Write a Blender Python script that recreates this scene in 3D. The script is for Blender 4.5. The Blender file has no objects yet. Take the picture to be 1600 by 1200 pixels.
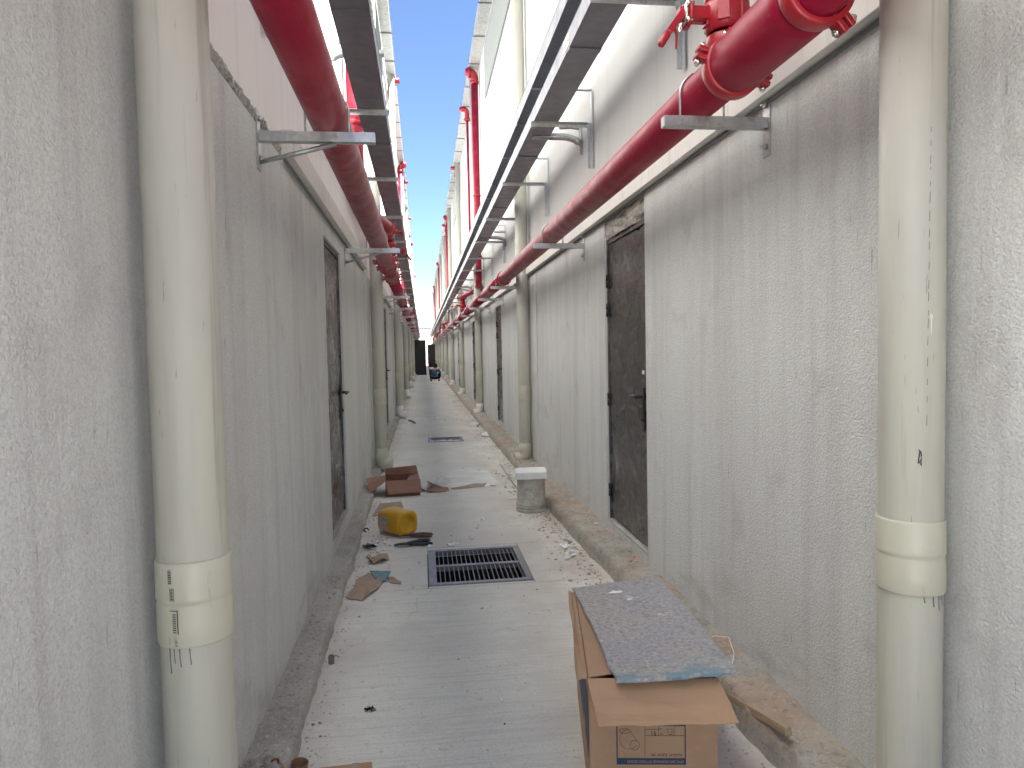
import bpy, math, random
from mathutils import Vector, Matrix, noise as mnoise
R = math.radians
random.seed(11)
sc = bpy.context.scene
col = sc.collection

# ---------------------------------------------------------------- camera
CAM_H = 1.5
YAW, PITCH, ROLL = R(7.195), R(2.644), R(1.146)
cd = bpy.data.cameras.new('camera'); cam = bpy.data.objects.new('camera', cd); col.objects.link(cam)
cd.sensor_width = 36.0; cd.lens = 1100 / 1600 * 36.0; cd.clip_start = 0.05; cd.clip_end = 2000
_F = Vector((math.sin(YAW) * math.cos(PITCH), math.cos(YAW) * math.cos(PITCH), -math.sin(PITCH)))
_R = Vector((math.cos(YAW), -math.sin(YAW), 0)); _U = _R.cross(_F)
_R2 = _R * math.cos(ROLL) - _U * math.sin(ROLL); _U2 = _R * math.sin(ROLL) + _U * math.cos(ROLL)
cam.matrix_world = Matrix.Translation((0, 0, CAM_H)) @ Matrix((_R2, _U2, -_F)).transposed().to_4x4()
sc.camera = cam
# ---------------------------------------------------------------- world, sun, exposure
SUN_EL, SUN_AZ = 66.0, 112.5        # azimuth: degrees clockwise from +Y (the direction the sun stands in)
w = bpy.data.worlds.new('World'); sc.world = w; w.use_nodes = True
nt = w.node_tree; bg = nt.nodes['Background']
sky = nt.nodes.new('ShaderNodeTexSky'); sky.sky_type = 'NISHITA'; sky.sun_disc = False
sky.sun_elevation = R(SUN_EL); sky.sun_rotation = R(SUN_AZ); sky.air_density = 0.55; sky.altitude = 500; sky.dust_density = 0.0; sky.ozone_density = 2.5
nt.links.new(sky.outputs[0], bg.inputs[0]); bg.inputs[1].default_value = 0.05
sd = bpy.data.lights.new('sun', 'SUN'); sd.energy = 5.0; sd.angle = R(0.5); sd.color = (1, .985, .955)
so = bpy.data.objects.new('sun', sd); col.objects.link(so)
_s = Vector((math.sin(R(SUN_AZ)) * math.cos(R(SUN_EL)), math.cos(R(SUN_AZ)) * math.cos(R(SUN_EL)), math.sin(R(SUN_EL))))
so.rotation_euler = _s.to_track_quat('Z', 'Y').to_euler(); so.location = (0, 0, 30)
sc.view_settings.view_transform = 'Standard'; sc.view_settings.look = 'None'
sc.view_settings.exposure = 3.0; sc.view_settings.gamma = 1; sc.view_settings.use_curve_mapping = False
sc.render.engine = 'CYCLES'
sc.cycles.max_bounces = 16; sc.cycles.diffuse_bounces = 14; sc.cycles.glossy_bounces = 4

# ---------------------------------------------------------------- dimensions
LX, RX = -0.66, 1.40            # faces of the lower walls
Y0, Y1 = -1.9, 84.0             # the two buildings run from Y0 to Y1
ZB = 2.47                       # top of lower wall
ZT = 7.8                        # underside of gutters

# ---------------------------------------------------------------- materials
def mat(name, base, rough=.6, metal=0.0, layers=(), bumps=(), spec=.5, coat=0.0, rvar=0.0):
    """layers: (kind, scale(x,y,z), lo, hi, colour, amount[, detail])  bumps: (kind, scale, distance, strength[, detail])"""
    m = bpy.data.materials.new(name); m.use_nodes = True
    t = m.node_tree; N = t.nodes; L = t.links; b = N['Principled BSDF']
    tc = N.new('ShaderNodeTexCoord')
    def tex(kind, scale, detail=4.0, dist=0.0):
        mp = N.new('ShaderNodeMapping'); L.new(tc.outputs['Object'], mp.inputs[0]); mp.inputs['Scale'].default_value = scale
        mp.inputs['Location'].default_value = (random.random() * 20, random.random() * 20, random.random() * 20)
        if kind == 'vor':
            n = N.new('ShaderNodeTexVoronoi'); n.inputs['Scale'].default_value = 1; o = n.outputs['Distance']
        elif kind == 'cell':
            n = N.new('ShaderNodeTexVoronoi'); n.inputs['Scale'].default_value = 1; o = n.outputs['Color']
        elif kind == 'crack':
            n = N.new('ShaderNodeTexVoronoi'); n.feature = 'DISTANCE_TO_EDGE'; n.inputs['Scale'].default_value = 1; o = n.outputs['Distance']
            nn = N.new('ShaderNodeTexNoise'); nn.inputs['Scale'].default_value = 2.5; nn.inputs['Detail'].default_value = 5
            L.new(mp.outputs[0], nn.inputs['Vector'])
            vm = N.new('ShaderNodeVectorMath'); vm.operation = 'MULTIPLY_ADD'; vm.inputs[1].default_value = (.7, .7, .7)
            L.new(nn.outputs['Color'], vm.inputs[0]); L.new(mp.outputs[0], vm.inputs[2]); L.new(vm.outputs[0], n.inputs['Vector'])
            return o
        elif kind in ('x', 'y', 'z'):
            s = N.new('ShaderNodeSeparateXYZ'); L.new(tc.outputs['Object'], s.inputs[0]); return s.outputs['xyz'.index(kind)]
        else:
            n = N.new('ShaderNodeTexNoise'); n.inputs['Scale'].default_value = 1; n.inputs['Detail'].default_value = detail
            n.inputs['Roughness'].default_value = .6; n.inputs['Distortion'].default_value = dist; o = n.outputs[0]
        L.new(mp.outputs[0], n.inputs['Vector']); return o
    cur = None
    facs = []
    for ly in layers:
        kind, scale, lo, hi, c, amt = ly[:6]
        o = tex(kind, scale, ly[6] if len(ly) > 6 else 4.0)
        mr = N.new('ShaderNodeMapRange'); mr.inputs[1].default_value = lo; mr.inputs[2].default_value = hi
        mr.inputs[3].default_value = 0; mr.inputs[4].default_value = amt; L.new(o, mr.inputs[0]); f = mr.outputs[0]
        if len(ly) > 7:                                   # a second mask multiplied in
            for k2, s2, l2, h2 in ly[7]:
                o2 = tex(k2, s2); m2 = N.new('ShaderNodeMapRange'); m2.inputs[1].default_value = l2; m2.inputs[2].default_value = h2
                L.new(o2, m2.inputs[0]); mu = N.new('ShaderNodeMath'); mu.operation = 'MULTIPLY'
                L.new(f, mu.inputs[0]); L.new(m2.outputs[0], mu.inputs[1]); f = mu.outputs[0]
        mx = N.new('ShaderNodeMix'); mx.data_type = 'RGBA'
        mx.inputs[6].default_value = (*base, 1)
        if cur is not None: L.new(cur, mx.inputs[6])
        mx.inputs[7].default_value = (*c, 1); L.new(f, mx.inputs[0]); cur = mx.outputs[2]; facs.append(f)
    if cur is None: b.inputs['Base Color'].default_value = (*base, 1)
    else: L.new(cur, b.inputs['Base Color'])
    b.inputs['Roughness'].default_value = rough; b.inputs['Metallic'].default_value = metal
    b.inputs['Specular IOR Level'].default_value = spec; b.inputs['Coat Weight'].default_value = coat
    if rvar:
        o = tex('n', (9, 9, 9)); mr = N.new('ShaderNodeMapRange'); mr.inputs[1].default_value = .35; mr.inputs[2].default_value = .7
        mr.inputs[3].default_value = max(rough - rvar, .05); mr.inputs[4].default_value = min(rough + rvar, 1)
        L.new(o, mr.inputs[0]); L.new(mr.outputs[0], b.inputs['Roughness'])
    prev = None
    for bu in bumps:
        kind, scale, dist, st = bu[:4]
        o = tex(kind, scale, bu[4] if len(bu) > 4 else 3.0)
        bn = N.new('ShaderNodeBump'); bn.inputs['Distance'].default_value = dist; bn.inputs['Strength'].default_value = st
        L.new(o, bn.inputs['Height'])
        if prev is not None: L.new(prev, bn.inputs['Normal'])
        prev = bn.outputs[0]
    if prev is not None: L.new(prev, b.inputs['Normal'])
    return m

M = {}
M['plaster'] = mat('rendered_plaster', (.695, .722, .70), .9, layers=[
    ('n', (1.1, 1.1, .8), .40, .68, (.60, .60, .59), .75, 4),
    ('n', (3.2, 3.2, .22), .50, .68, (.52, .52, .515), .5, 8),
    ('n', (9, 9, .6), .50, .70, (.48, .475, .475), .5, 9),
    ('n', (17, 17, .8), .54, .76, (.42, .41, .41), .38, 5),
    ('n', (11, 11, .6), .56, .76, (.72, .73, .71), .45, 4),
    ('n', (3.0, 3.0, 2.6), .57, .68, (.44, .43, .42), .5, 11),
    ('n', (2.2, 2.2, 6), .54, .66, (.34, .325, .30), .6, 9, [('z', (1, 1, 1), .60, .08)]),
    ('n', (120, 120, 120), .45, .62, (.50, .495, .49), .55, 3), ('n', (190, 190, 190), .52, .66, (.86, .86, .84), .35, 2),
    ('crack', (.5, .5, .35), .003, .0, (.40, .39, .38), .25, 4, [('n', (.8, .8, .8), .56, .60)]), ('n', (45, 45, 5), .66, .70, (.28, .27, .26), .5, 6)],
    bumps=[('n', (1.3, 1.3, 1.3), .03, .5, 2), ('n', (80, 80, 110), .006, 1.0, 3), ('n', (200, 200, 200), .003, .9, 2)], spec=.25)
for _n, _c in (('upper', (.56, .56, .54)), ('upper_left', (.84, .83, .81))): M[_n] = mat('painted_render', _c, .85, layers=[  # same paint, left lightened for bounce light, right darkened against glare
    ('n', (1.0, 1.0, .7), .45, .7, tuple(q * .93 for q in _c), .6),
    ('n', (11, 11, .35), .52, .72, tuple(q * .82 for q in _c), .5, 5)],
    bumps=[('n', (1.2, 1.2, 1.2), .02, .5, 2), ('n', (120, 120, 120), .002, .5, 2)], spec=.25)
M['band'] = mat('fibre_cement_band', (.68, .665, .63), .8, layers=[
    ('n', (25, 25, 2), .55, .7, (.45, .43, .39), .5, 5), ('n', (2, 2, 2), .5, .7, (.58, .56, .52), .6)],
    bumps=[('n', (90, 90, 90), .002, .5)])
M['mortar'] = mat('rough_mortar', (.40, .385, .35), .95, layers=[
    ('n', (20, 20, 20), .5, .65, (.20, .18, .15), .8, 6), ('n', (60, 60, 60), .55, .7, (.60, .59, .55), .6, 4)],
    bumps=[('n', (30, 30, 30), .02, .9, 6), ('n', (140, 140, 140), .006, .8)])
M['kerb'] = mat('kerb_concrete', (.47, .46, .41), .95, layers=[
    ('n', (2.5, 2.5, 2.5), .42, .62, (.33, .315, .28), .8, 6),
    ('n', (42, 42, 42), .54, .66, (.20, .185, .16), .65, 8),
    ('n', (70, 70, 70), .56, .68, (.66, .65, .61), .7, 4), ('vor', (70, 70, 70), .22, .05, (.13, .12, .10), .75, 4, [('n', (6, 6, 6), .42, .6)])],
    bumps=[('n', (14, 14, 14), .02, .5, 8), ('n', (90, 90, 90), .008, .9, 4)])
M['kerb_red'] = mat('sandy_kerb_concrete', (.42, .405, .35), .95, layers=[
    ('n', (2.2, 2.2, 2.2), .42, .62, (.44, .30, .22), .8, 6, [('z', (1, 1, 1), .05, .10)]),
    ('n', (38, 38, 38), .54, .66, (.22, .17, .14), .65, 8), ('vor', (70, 70, 70), .2, .05, (.15, .12, .10), .7, 4, [('n', (6, 6, 6), .42, .6)]),
    ('n', (7, 7, 7), .46, .64, (.26, .25, .21), .7, 8),
    ('n', (60, 60, 60), .58, .70, (.60, .56, .50), .6, 4)],
    bumps=[('n', (12, 12, 12), .02, .5, 8), ('n', (90, 90, 90), .008, .9, 4)])
M['floor'] = mat('broomed_concrete', (.77, .775, .695), .9, layers=[
    ('n', (.9, .9, .9), .40, .62, (.66, .64, .585), .85, 6),
    ('n', (2.5, 60, 1), .48, .70, (.56, .55, .51), .65, 5),
    ('n', (3, 3, 3), .52, .66, (.62, .605, .55), .55, 12),
    ('n', (5, 5, 5), .58, .70, (.74, .74, .725), .5, 8),
    ('x', (1, 1, 1), .40, 1.05, (.53, .425, .345), .80, 4, [('n', (3, 1.4, 3), .34, .60)]),
    ('x', (1, 1, 1), -.25, -.55, (.46, .43, .39), .6, 4, [('n', (4, 2, 3), .38, .60)]),
    ('n', (13, 22, 13), .60, .72, (.36, .34, .31), .5, 10),
    ('crack', (.4, .4, .4), .006, .0, (.30, .29, .28), .35, 4, [('n', (1.3, 1.3, 1.3), .56, .62)]),
    ('n', (55, 55, 55), .67, .74, (.17, .16, .15), .6, 3), ('n', (130, 130, 130), .5, .65, (.52, .51, .47), .4, 2)],
    bumps=[('n', (3, 110, 1), .004, .6, 3), ('n', (40, 40, 40), .003, .5, 5), ('n', (2, 2, 2), .01, .3)])
M['ground'] = mat('bare_ground', (.38, .34, .29), .95, layers=[('n', (.3, .3, .3), .4, .6, (.30, .27, .23), .8, 6)])
M['pvc'] = mat('cream_pvc', (.48, .475, .395), .5, layers=[
    ('n', (2, 2, .8), .42, .66, (.415, .41, .38), .8, 5),
    ('n', (34, 34, 1.0), .60, .70, (.27, .245, .20), .6, 9),
    ('n', (9, 9, .8), .50, .68, (.38, .37, .335), .7, 10),
    ('n', (90, 90, 9), .68, .74, (.16, .14, .12), .6, 3)],
    bumps=[('n', (6, 6, 1.5), .003, .4)], rvar=.14)
M['pvc_fit'] = mat('ivory_pvc_fitting', (.535, .525, .42), .36, layers=[
    ('n', (5, 5, 5), .5, .75, (.49, .465, .37), .6), ('n', (50, 50, 8), .68, .75, (.30, .27, .22), .6, 4)], rvar=.08)
M['pvc_white'] = mat('white_pvc', (.80, .79, .74), .35)
M['red'] = mat('red_enamel', (.27, .004, .028), .42, layers=[
    ('n', (6, 2.5, 6), .50, .68, (.33, .055, .07), .55, 10), ('n', (70, 70, 70), .68, .74, (.45, .16, .16), .5, 3),
    ('n', (30, 1, 30), .55, .75, (.28, .01, .03), .3, 3)],
    bumps=[('n', (5, 5, 5), .004, .3)], rvar=.08, spec=.28)
M['red_cast'] = mat('red_cast_iron', (.36, .010, .022), .38, layers=[('n', (30, 30, 30), .5, .72, (.22, .01, .02), .7)],
    bumps=[('n', (70, 70, 70), .003, .5)], coat=.2)
M['galv'] = mat('galvanised_steel', (.50, .52, .52), .42, .75, layers=[
    ('cell', (60, 60, 60), .2, .9, (.36, .38, .39), .6), ('n', (14, 14, 14), .58, .70, (.20, .185, .16), .8, 6)], rvar=.12)
M['tray'] = mat('galvanised_tray_sheet', (.165, .175, .205), .45, .35, layers=[
    ('cell', (35, 35, 35), .2, .9, (.13, .14, .165), .5), ('n', (3, 3, 3), .5, .7, (.14, .15, .17), .5, 5)], rvar=.10)
M['gutter'] = mat('spangled_gutter_sheet', (.58, .60, .58), .45, .35, layers=[
    ('cell', (28, 28, 28), .1, .95, (.36, .38, .37), .85), ('n', (1.5, 1.5, 1.5), .5, .7, (.50, .45, .40), .5)], rvar=.1)
M['strap'] = mat('dull_dark_strap', (.10, .11, .11), .6, .2)
M['bolt'] = mat('zinc_plated_bolt', (.75, .74, .70), .25, .95)
M['door'] = mat('dark_bronze_door_sheet', (.055, .047, .042), .30, .1, layers=[
    ('n', (1.5, 1.5, .8), .45, .7, (.060, .050, .045), .8, 2),
    ('n', (16, 16, 1.5), .54, .70, (.30, .27, .23), .75, 9, [('z', (1, 1, 1), .85, .2)]), ('n', (1.6, 1.6, .9), .45, .75, (.075, .065, .058), .4, 2),
    ], bumps=[('n', (2.2, 2.2, 1.6), .006, .5)], rvar=.10)
M['door_black'] = mat('black_door_sheet', (.016, .013, .013), .5, layers=[('n', (3, 3, 2), .5, .7, (.035, .03, .028), .7, 6)])
M['frame'] = mat('dark_door_frame', (.06, .052, .047), .45, layers=[('n', (12, 12, 4), .52, .68, (.30, .28, .25), .7, 6)])
M['black'] = mat('black_plastic', (.014, .013, .013), .35)
M['louvre'] = mat('grey_white_louvre', (.20, .225, .22), .5)
M['roof'] = mat('grey_roofing', (.42, .42, .41), .85)
M['card'] = mat('brown_cardboard', (.43, .275, .165), .8, layers=[
    ('n', (3, 3, 3), .42, .68, (.36, .23, .14), .8, 5), ('n', (18, 3, 18), .55, .7, (.50, .34, .22), .4, 4), ('n', (50, 50, 50), .68, .75, (.26, .17, .11), .4, 3)],
    bumps=[('n', (7, 7, 7), .008, .5, 4), ('n', (3, 240, 3), .0006, .4)])
M['card_pink'] = mat('brown_red_cardboard', (.36, .20, .145), .8, layers=[('n', (5, 5, 5), .42, .68, (.29, .155, .11), .8, 5)],
    bumps=[('n', (9, 9, 9), .006, .5, 4)])
M['card_red'] = mat('dark_red_carton_face', (.25, .105, .07), .7, layers=[('n', (6, 6, 6), .5, .7, (.14, .04, .03), .7)])
M['card_old'] = mat('dusty_cardboard', (.36, .26, .19), .9, layers=[('n', (12, 12, 12), .45, .68, (.42, .35, .28), .8, 6)],
    bumps=[('n', (20, 20, 20), .006, .6, 4)])
M['ink'] = mat('dark_blue_print', (.015, .05, .10), .6, layers=[('n', (60, 60, 60), .6, .75, (.2, .17, .12), .3)])
M['ink_black'] = mat('black_print', (.03, .028, .026), .6)
M['teal'] = mat('faded_teal_print', (.10, .27, .30), .75, layers=[('n', (25, 25, 25), .5, .7, (.30, .34, .31), .6, 5)])
M['board'] = mat('mortar_covered_board', (.35, .345, .355), .95, layers=[
    ('n', (3, 3, 3), .42, .62, (.40, .37, .335), .85, 6),
    ('n', (60, 60, 60), .48, .66, (.18, .18, .205), .65, 5),
    ('n', (90, 90, 90), .54, .68, (.58, .58, .58), .65, 4),
    ('y', (1, 1, 1), -.28, -.46, (.12, .27, .34), .75, 4, [('n', (9, 22, 9), .44, .60)]),
    ('n', (11, 11, 11), .66, .73, (.70, .68, .64), .8, 6)],
    bumps=[('n', (80, 80, 80), .006, .9, 4), ('n', (14, 14, 14), .01, .7, 5)])
M['yellow'] = mat('yellow_hdpe', (.66, .36, .012), .35, layers=[('n', (14, 14, 14), .58, .72, (.50, .33, .12), .7, 6), ('n', (5, 5, 5), .5, .7, (.56, .30, .01), .5)],
    bumps=[('n', (10, 10, 10), .005, .4)])
M['label'] = mat('worn_paper_label', (.50, .40, .36), .7, layers=[('n', (60, 110, 60), .52, .6, (.14, .11, .12), .75, 3), ('n', (20, 20, 20), .55, .68, (.66, .34, .12), .6, 4)])
M['cap'] = mat('red_cap_plastic', (.40, .02, .02), .4)
M['bucket'] = mat('mortar_smeared_bucket', (.50, .485, .42), .85, layers=[
    ('n', (9, 9, 9), .42, .60, (.36, .345, .29), .8, 6), ('n', (24, 24, 24), .56, .68, (.64, .63, .58), .7, 6), ('n', (14, 14, 30), .60, .70, (.15, .14, .12), .6, 6)],
    bumps=[('n', (22, 22, 22), .008, .7, 6)])
M['foam'] = mat('white_foam', (.84, .84, .82), .9, layers=[('n', (16, 16, 16), .55, .7, (.70, .69, .66), .6)],
    bumps=[('vor', (120, 120, 120), .005, .8), ('n', (25, 25, 25), .01, .5)])
M['flake'] = mat('white_plaster_flake', (.86, .85, .83), .9, bumps=[('n', (60, 60, 60), .003, .4)])
M['bag'] = mat('thin_white_film', (.66, .68, .68), .35)
M['wood'] = mat('raw_wood', (.42, .32, .22), .85, layers=[('n', (60, 3, 60), .45, .65, (.30, .215, .14), .8, 4)])
M['matt_dark'] = mat('dark_grey_matt', (.045, .052, .058), .8, layers=[('n', (50, 50, 50), .5, .7, (.12, .125, .13), .6)])  # dull dark grey of the nearer hand cutter and the shard
M['matt_brown'] = mat('brown_matt', (.13, .075, .065), .85, layers=[('n', (50, 50, 50), .5, .7, (.25, .17, .15), .6)])  # dull brown of the farther hand cutter
M['terra'] = mat('orange_brown_pvc', (.34, .20, .125), .6, layers=[('n', (20, 20, 20), .5, .7, (.42, .33, .25), .7, 5)])
M['terra_in'] = mat('orange_pipe_inside', (.40, .13, .05), .6)
M['mug'] = mat('brown_grey_pipe_offcut', (.19, .165, .14), .7)
M['soot'] = mat('black_ash', (.015, .014, .014), .95)
M['blue_cloth'] = mat('blue_work_jacket', (.018, .075, .15), .85, layers=[('n', (9, 9, 9), .45, .7, (.03, .11, .20), .7)])
M['dark_cloth'] = mat('navy_trousers', (.012, .018, .035), .9)
M['skin'] = mat('skin', (.30, .17, .11), .55)
M['hair'] = mat('black_hair', (.008, .007, .007), .6)
M['pit'] = mat('darkened_pit_concrete', (.035, .033, .03), .95, layers=[('n', (12, 12, 12), .45, .7, (.06, .055, .05), .7, 6)])  # near-black base puts the shade below the bars into the colour
M['grate'] = mat('weathered_grate_steel', (.27, .275, .29), .5, .5, layers=[('n', (18, 18, 18), .5, .68, (.40, .375, .33), .8, 6)], rvar=.1)
M['far_wall'] = mat('white_far_wall', (.80, .80, .78), .85)
M['chips'] = mat('mixed_grit', (.36, .32, .28), .95, layers=[('n', (7, 7, 7), .45, .6, (.52, .50, .46), .9), ('n', (11, 11, 11), .56, .62, (.12, .105, .095), .9)])
M['white_mark'] = mat('white_paint_mark', (.80, .80, .76), .6)
M['grime'] = mat('grey_glue_runs', (.17, .17, .165), .5)

# ---------------------------------------------------------------- mesh building
class MB:
    def __init__(s): s.v = []; s.f = []; s.sm = []; s.mi = []; s.cur = 0
    def add(s, vs, fs, smooth=False):
        o = len(s.v); s.v += [tuple(q) for q in vs]; s.f += [tuple(i + o for i in q) for q in fs]
        s.sm += [smooth] * len(fs) if not isinstance(smooth, (list, tuple)) else list(smooth); s.mi += [s.cur] * len(fs)
        return s
    def box(s, x0, x1, y0, y1, z0, z1, m=None):
        vs = [Vector((x, y, z)) for x in (x0, x1) for y in (y0, y1) for z in (z0, z1)]
        if m is not None: vs = [m @ q for q in vs]
        return s.add(vs, [(0, 1, 3, 2), (4, 6, 7, 5), (0, 4, 5, 1), (2, 3, 7, 6), (0, 2, 6, 4), (1, 5, 7, 3)])
    def tube(s, pts, r, n=16, caps=True, closed=False):
        pts = [Vector(q) for q in pts]; k = len(pts); rs = r if isinstance(r, (list, tuple)) else [r] * k
        t0 = (pts[1] - pts[0]).normalized(); a = Vector((0, 0, 1)) if abs(t0.z) < .9 else Vector((1, 0, 0))
        nrm = t0.cross(a).normalized(); vs = []
        for i, q in enumerate(pts):
            if closed: t = (pts[(i + 1) % k] - pts[i - 1]).normalized()
            elif i == 0: t = t0
            elif i == k - 1: t = (pts[i] - pts[i - 1]).normalized()
            else: t = ((pts[i + 1] - q).normalized() + (q - pts[i - 1]).normalized()).normalized()
            nrm = (nrm - t * nrm.dot(t)).normalized(); bn = t.cross(nrm)
            for j in range(n):
                an = 2 * math.pi * j / n; vs.append(q + (nrm * math.cos(an) + bn * math.sin(an)) * rs[i])
        fs = []; m = k if closed else k - 1
        for i in range(m):
            for j in range(n):
                a0 = i * n + j; a1 = i * n + (j + 1) % n; b0 = ((i + 1) % k) * n + j; b1 = ((i + 1) % k) * n + (j + 1) % n
                fs.append((a0, a1, b1, b0))
        sm = [True] * len(fs)
        if caps and not closed:
            fs.append(tuple(range(n - 1, -1, -1))); fs.append(tuple((k - 1) * n + j for j in range(n))); sm += [False, False]
        return s.add(vs, fs, sm)
    def lathe(s, prof, n=24, m=None, capt=False, capb=False, sharp=()):
        """prof: (radius, z) list, revolved about z"""
        vs = []
        for r, z in prof:
            for j in range(n):
                a = 2 * math.pi * j / n; q = Vector((r * math.cos(a), r * math.sin(a), z)); vs.append(m @ q if m is not None else q)
        fs = []; sm = []
        for i in range(len(prof) - 1):
            for j in range(n):
                fs.append((i * n + j, i * n + (j + 1) % n, (i + 1) * n + (j + 1) % n, (i + 1) * n + j)); sm.append(i not in sharp)
        if capb: fs.append(tuple(range(n - 1, -1, -1))); sm.append(False)
        if capt: fs.append(tuple((len(prof) - 1) * n + j for j in range(n))); sm.append(False)
        return s.add(vs, fs, sm)
    def prism(s, poly, z0, z1, m=None, zf=None):
        n = len(poly); vs = []
        for z in (z0, z1):
            for x, y in poly:
                q = Vector((x, y, z + (zf(x, y) if zf else 0))); vs.append(m @ q if m is not None else q)
        fs = [tuple(range(n - 1, -1, -1)), tuple(range(n, 2 * n))] + [(i, (i + 1) % n, n + (i + 1) % n, n + i) for i in range(n)]
        return s.add(vs, fs)
    def build(s, name, m, parent=None, bevel=0.0, tri=False):
        me = bpy.data.meshes.new(name); me.from_pydata(s.v, [], s.f)
        me.polygons.foreach_set('use_smooth', s.sm)
        ms = m if isinstance(m, (list, tuple)) else [m]
        for q in ms: me.materials.append(M[q] if isinstance(q, str) else q)
        if len(ms) > 1: me.polygons.foreach_set('material_index', s.mi)
        me.update()
        o = bpy.data.objects.new(name, me); col.objects.link(o)
        if parent is not None: o.parent = parent
        if bevel:
            b = o.modifiers.new('bevel', 'BEVEL'); b.width = bevel; b.segments = 2; b.limit_method = 'ANGLE'; b.angle_limit = R(50)
        return o

def tag(o, label=None, cat=None, group=None, kind=None):
    if label: o['label'] = label
    if cat: o['category'] = cat
    if group: o['group'] = group
    if kind: o['kind'] = kind
    return o
def thing(name, label, cat, loc=(0, 0, 0), rz=0, group=None):
    o = bpy.data.objects.new(name, None); col.objects.link(o); o.empty_display_size = .1
    o.location = loc; o.rotation_euler = (0, 0, rz); return tag(o, label, cat, group)
kids = {}
def copy_tree(o, parent=None):
    c = o.copy(); col.objects.link(c)
    if parent is not None: c.parent = parent
    for ch in [q for q in bpy.data.objects if q.parent == o and q != c]: copy_tree(ch, c)
    return c
def basis(origin, xa, za):
    z = Vector(za).normalized(); x = Vector(xa); x = (x - z * x.dot(z)).normalized(); y = z.cross(x)
    return Matrix.Translation(origin) @ Matrix((x, y, z)).transposed().to_4x4()
def bend(p0, c, p1, k=8):
    p0, c, p1 = Vector(p0), Vector(c), Vector(p1)
    return [p0 * (1 - t) ** 2 + c * 2 * t * (1 - t) + p1 * t * t for t in [i / k for i in range(k + 1)]]
def text_mesh(body, size, m, depth=.0006, align='LEFT', sx=1.0):
    cu = bpy.data.curves.new('t', 'FONT'); cu.body = body; cu.size = size; cu.extrude = depth; cu.align_x = align; cu.align_y = 'CENTER'
    o = bpy.data.objects.new('t', cu); col.objects.link(o)
    dg = bpy.context.evaluated_depsgraph_get(); me = bpy.data.meshes.new_from_object(o.evaluated_get(dg))
    bpy.data.objects.remove(o); mm = m @ Matrix.Diagonal((sx, 1, 1, 1)); me.transform(mm)
    vs = [v.co.copy() for v in me.vertices]; fs = [tuple(p.vertices) for p in me.polygons]; bpy.data.meshes.remove(me)
    return vs, fs
ORD = ['first', 'second', 'third', 'fourth', 'fifth', 'sixth', 'seventh', 'eighth', 'ninth', 'tenth', 'eleventh', 'twelfth']
def nz(x, y, z=0.0): return mnoise.noise(Vector((x, y, z)))

# ================================================================ SETTING
g = MB()                                            # open only under the alley slab, so that the drain pits are hollow
for x0_, x1_, y0_, y1_ in ((-400, LX - .08, -300, 700), (RX + .08, 400, -300, 700), (LX - .08, RX + .08, -300, -3.2), (LX - .08, RX + .08, 95, 700)):
    g.add([(x0_, y0_, -.056), (x1_, y0_, -.056), (x1_, y1_, -.056), (x0_, y1_, -.056)], [(0, 1, 2, 3)])
tag(g.build('ground', 'ground'), kind='structure')
# alley slab: panels with open joints, and a hole left for each drain pit
f = MB()
GR = [(0.0, .69, 4.50, 5.32), (.06, .66, 11.88, 12.5)]
def slab(x0, x1, y0, y1):
    f.box(x0 + .0025, x1 - .0025, y0 + .0025, y1 - .0025, -.05, 0)
XA, XB = LX - .1, RX + .1
ys = [Y0 - 1.4, 1.1, 4.46]
slab(XA, XB, ys[0], ys[1]); slab(XA, XB, ys[1], ys[2])
def around(gx0, gx1, gy0, gy1, y0, y1):
    slab(XA, gx0, y0, y1); slab(gx1, XB, y0, y1)
    if gy0 - y0 > .02: slab(gx0, gx1, y0, gy0)
    if y1 - gy1 > .02: slab(gx0, gx1, gy1, y1)
around(*GR[0], 4.46, 5.40)
slab(XA, XB, 5.40, 7.37); slab(XA, .98, 7.37, 9.3); slab(.98, XB, 7.37, 9.3); slab(XA, XB, 9.3, 11.8)
around(*GR[1], 11.8, 12.6)
yy = 12.6
while yy < Y1 + 14:
    slab(XA, XB, yy, yy + 3.1); yy += 3.1
tag(f.build('alley_floor', 'floor'), kind='structure')
# smooth trowelled repair patch beyond the bucket
M['patch'] = mat('smooth_cement_patch', (.79, .805, .75), .8, layers=[('n', (3, 9, 3), .40, .60, (.66, .66, .60), .85, 9)])
pm = MB(); pts_ = [(.12, 7.75), (.30, 8.05), (.22, 8.5), (.35, 9.0), (.60, 9.1), (.78, 8.85), (.80, 8.3), (.84, 7.9), (.62, 7.7), (.40, 7.8)]
pm.prism(pts_, .0, .004); tag(pm.build('cement_patch', 'patch'), kind='structure')
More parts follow.
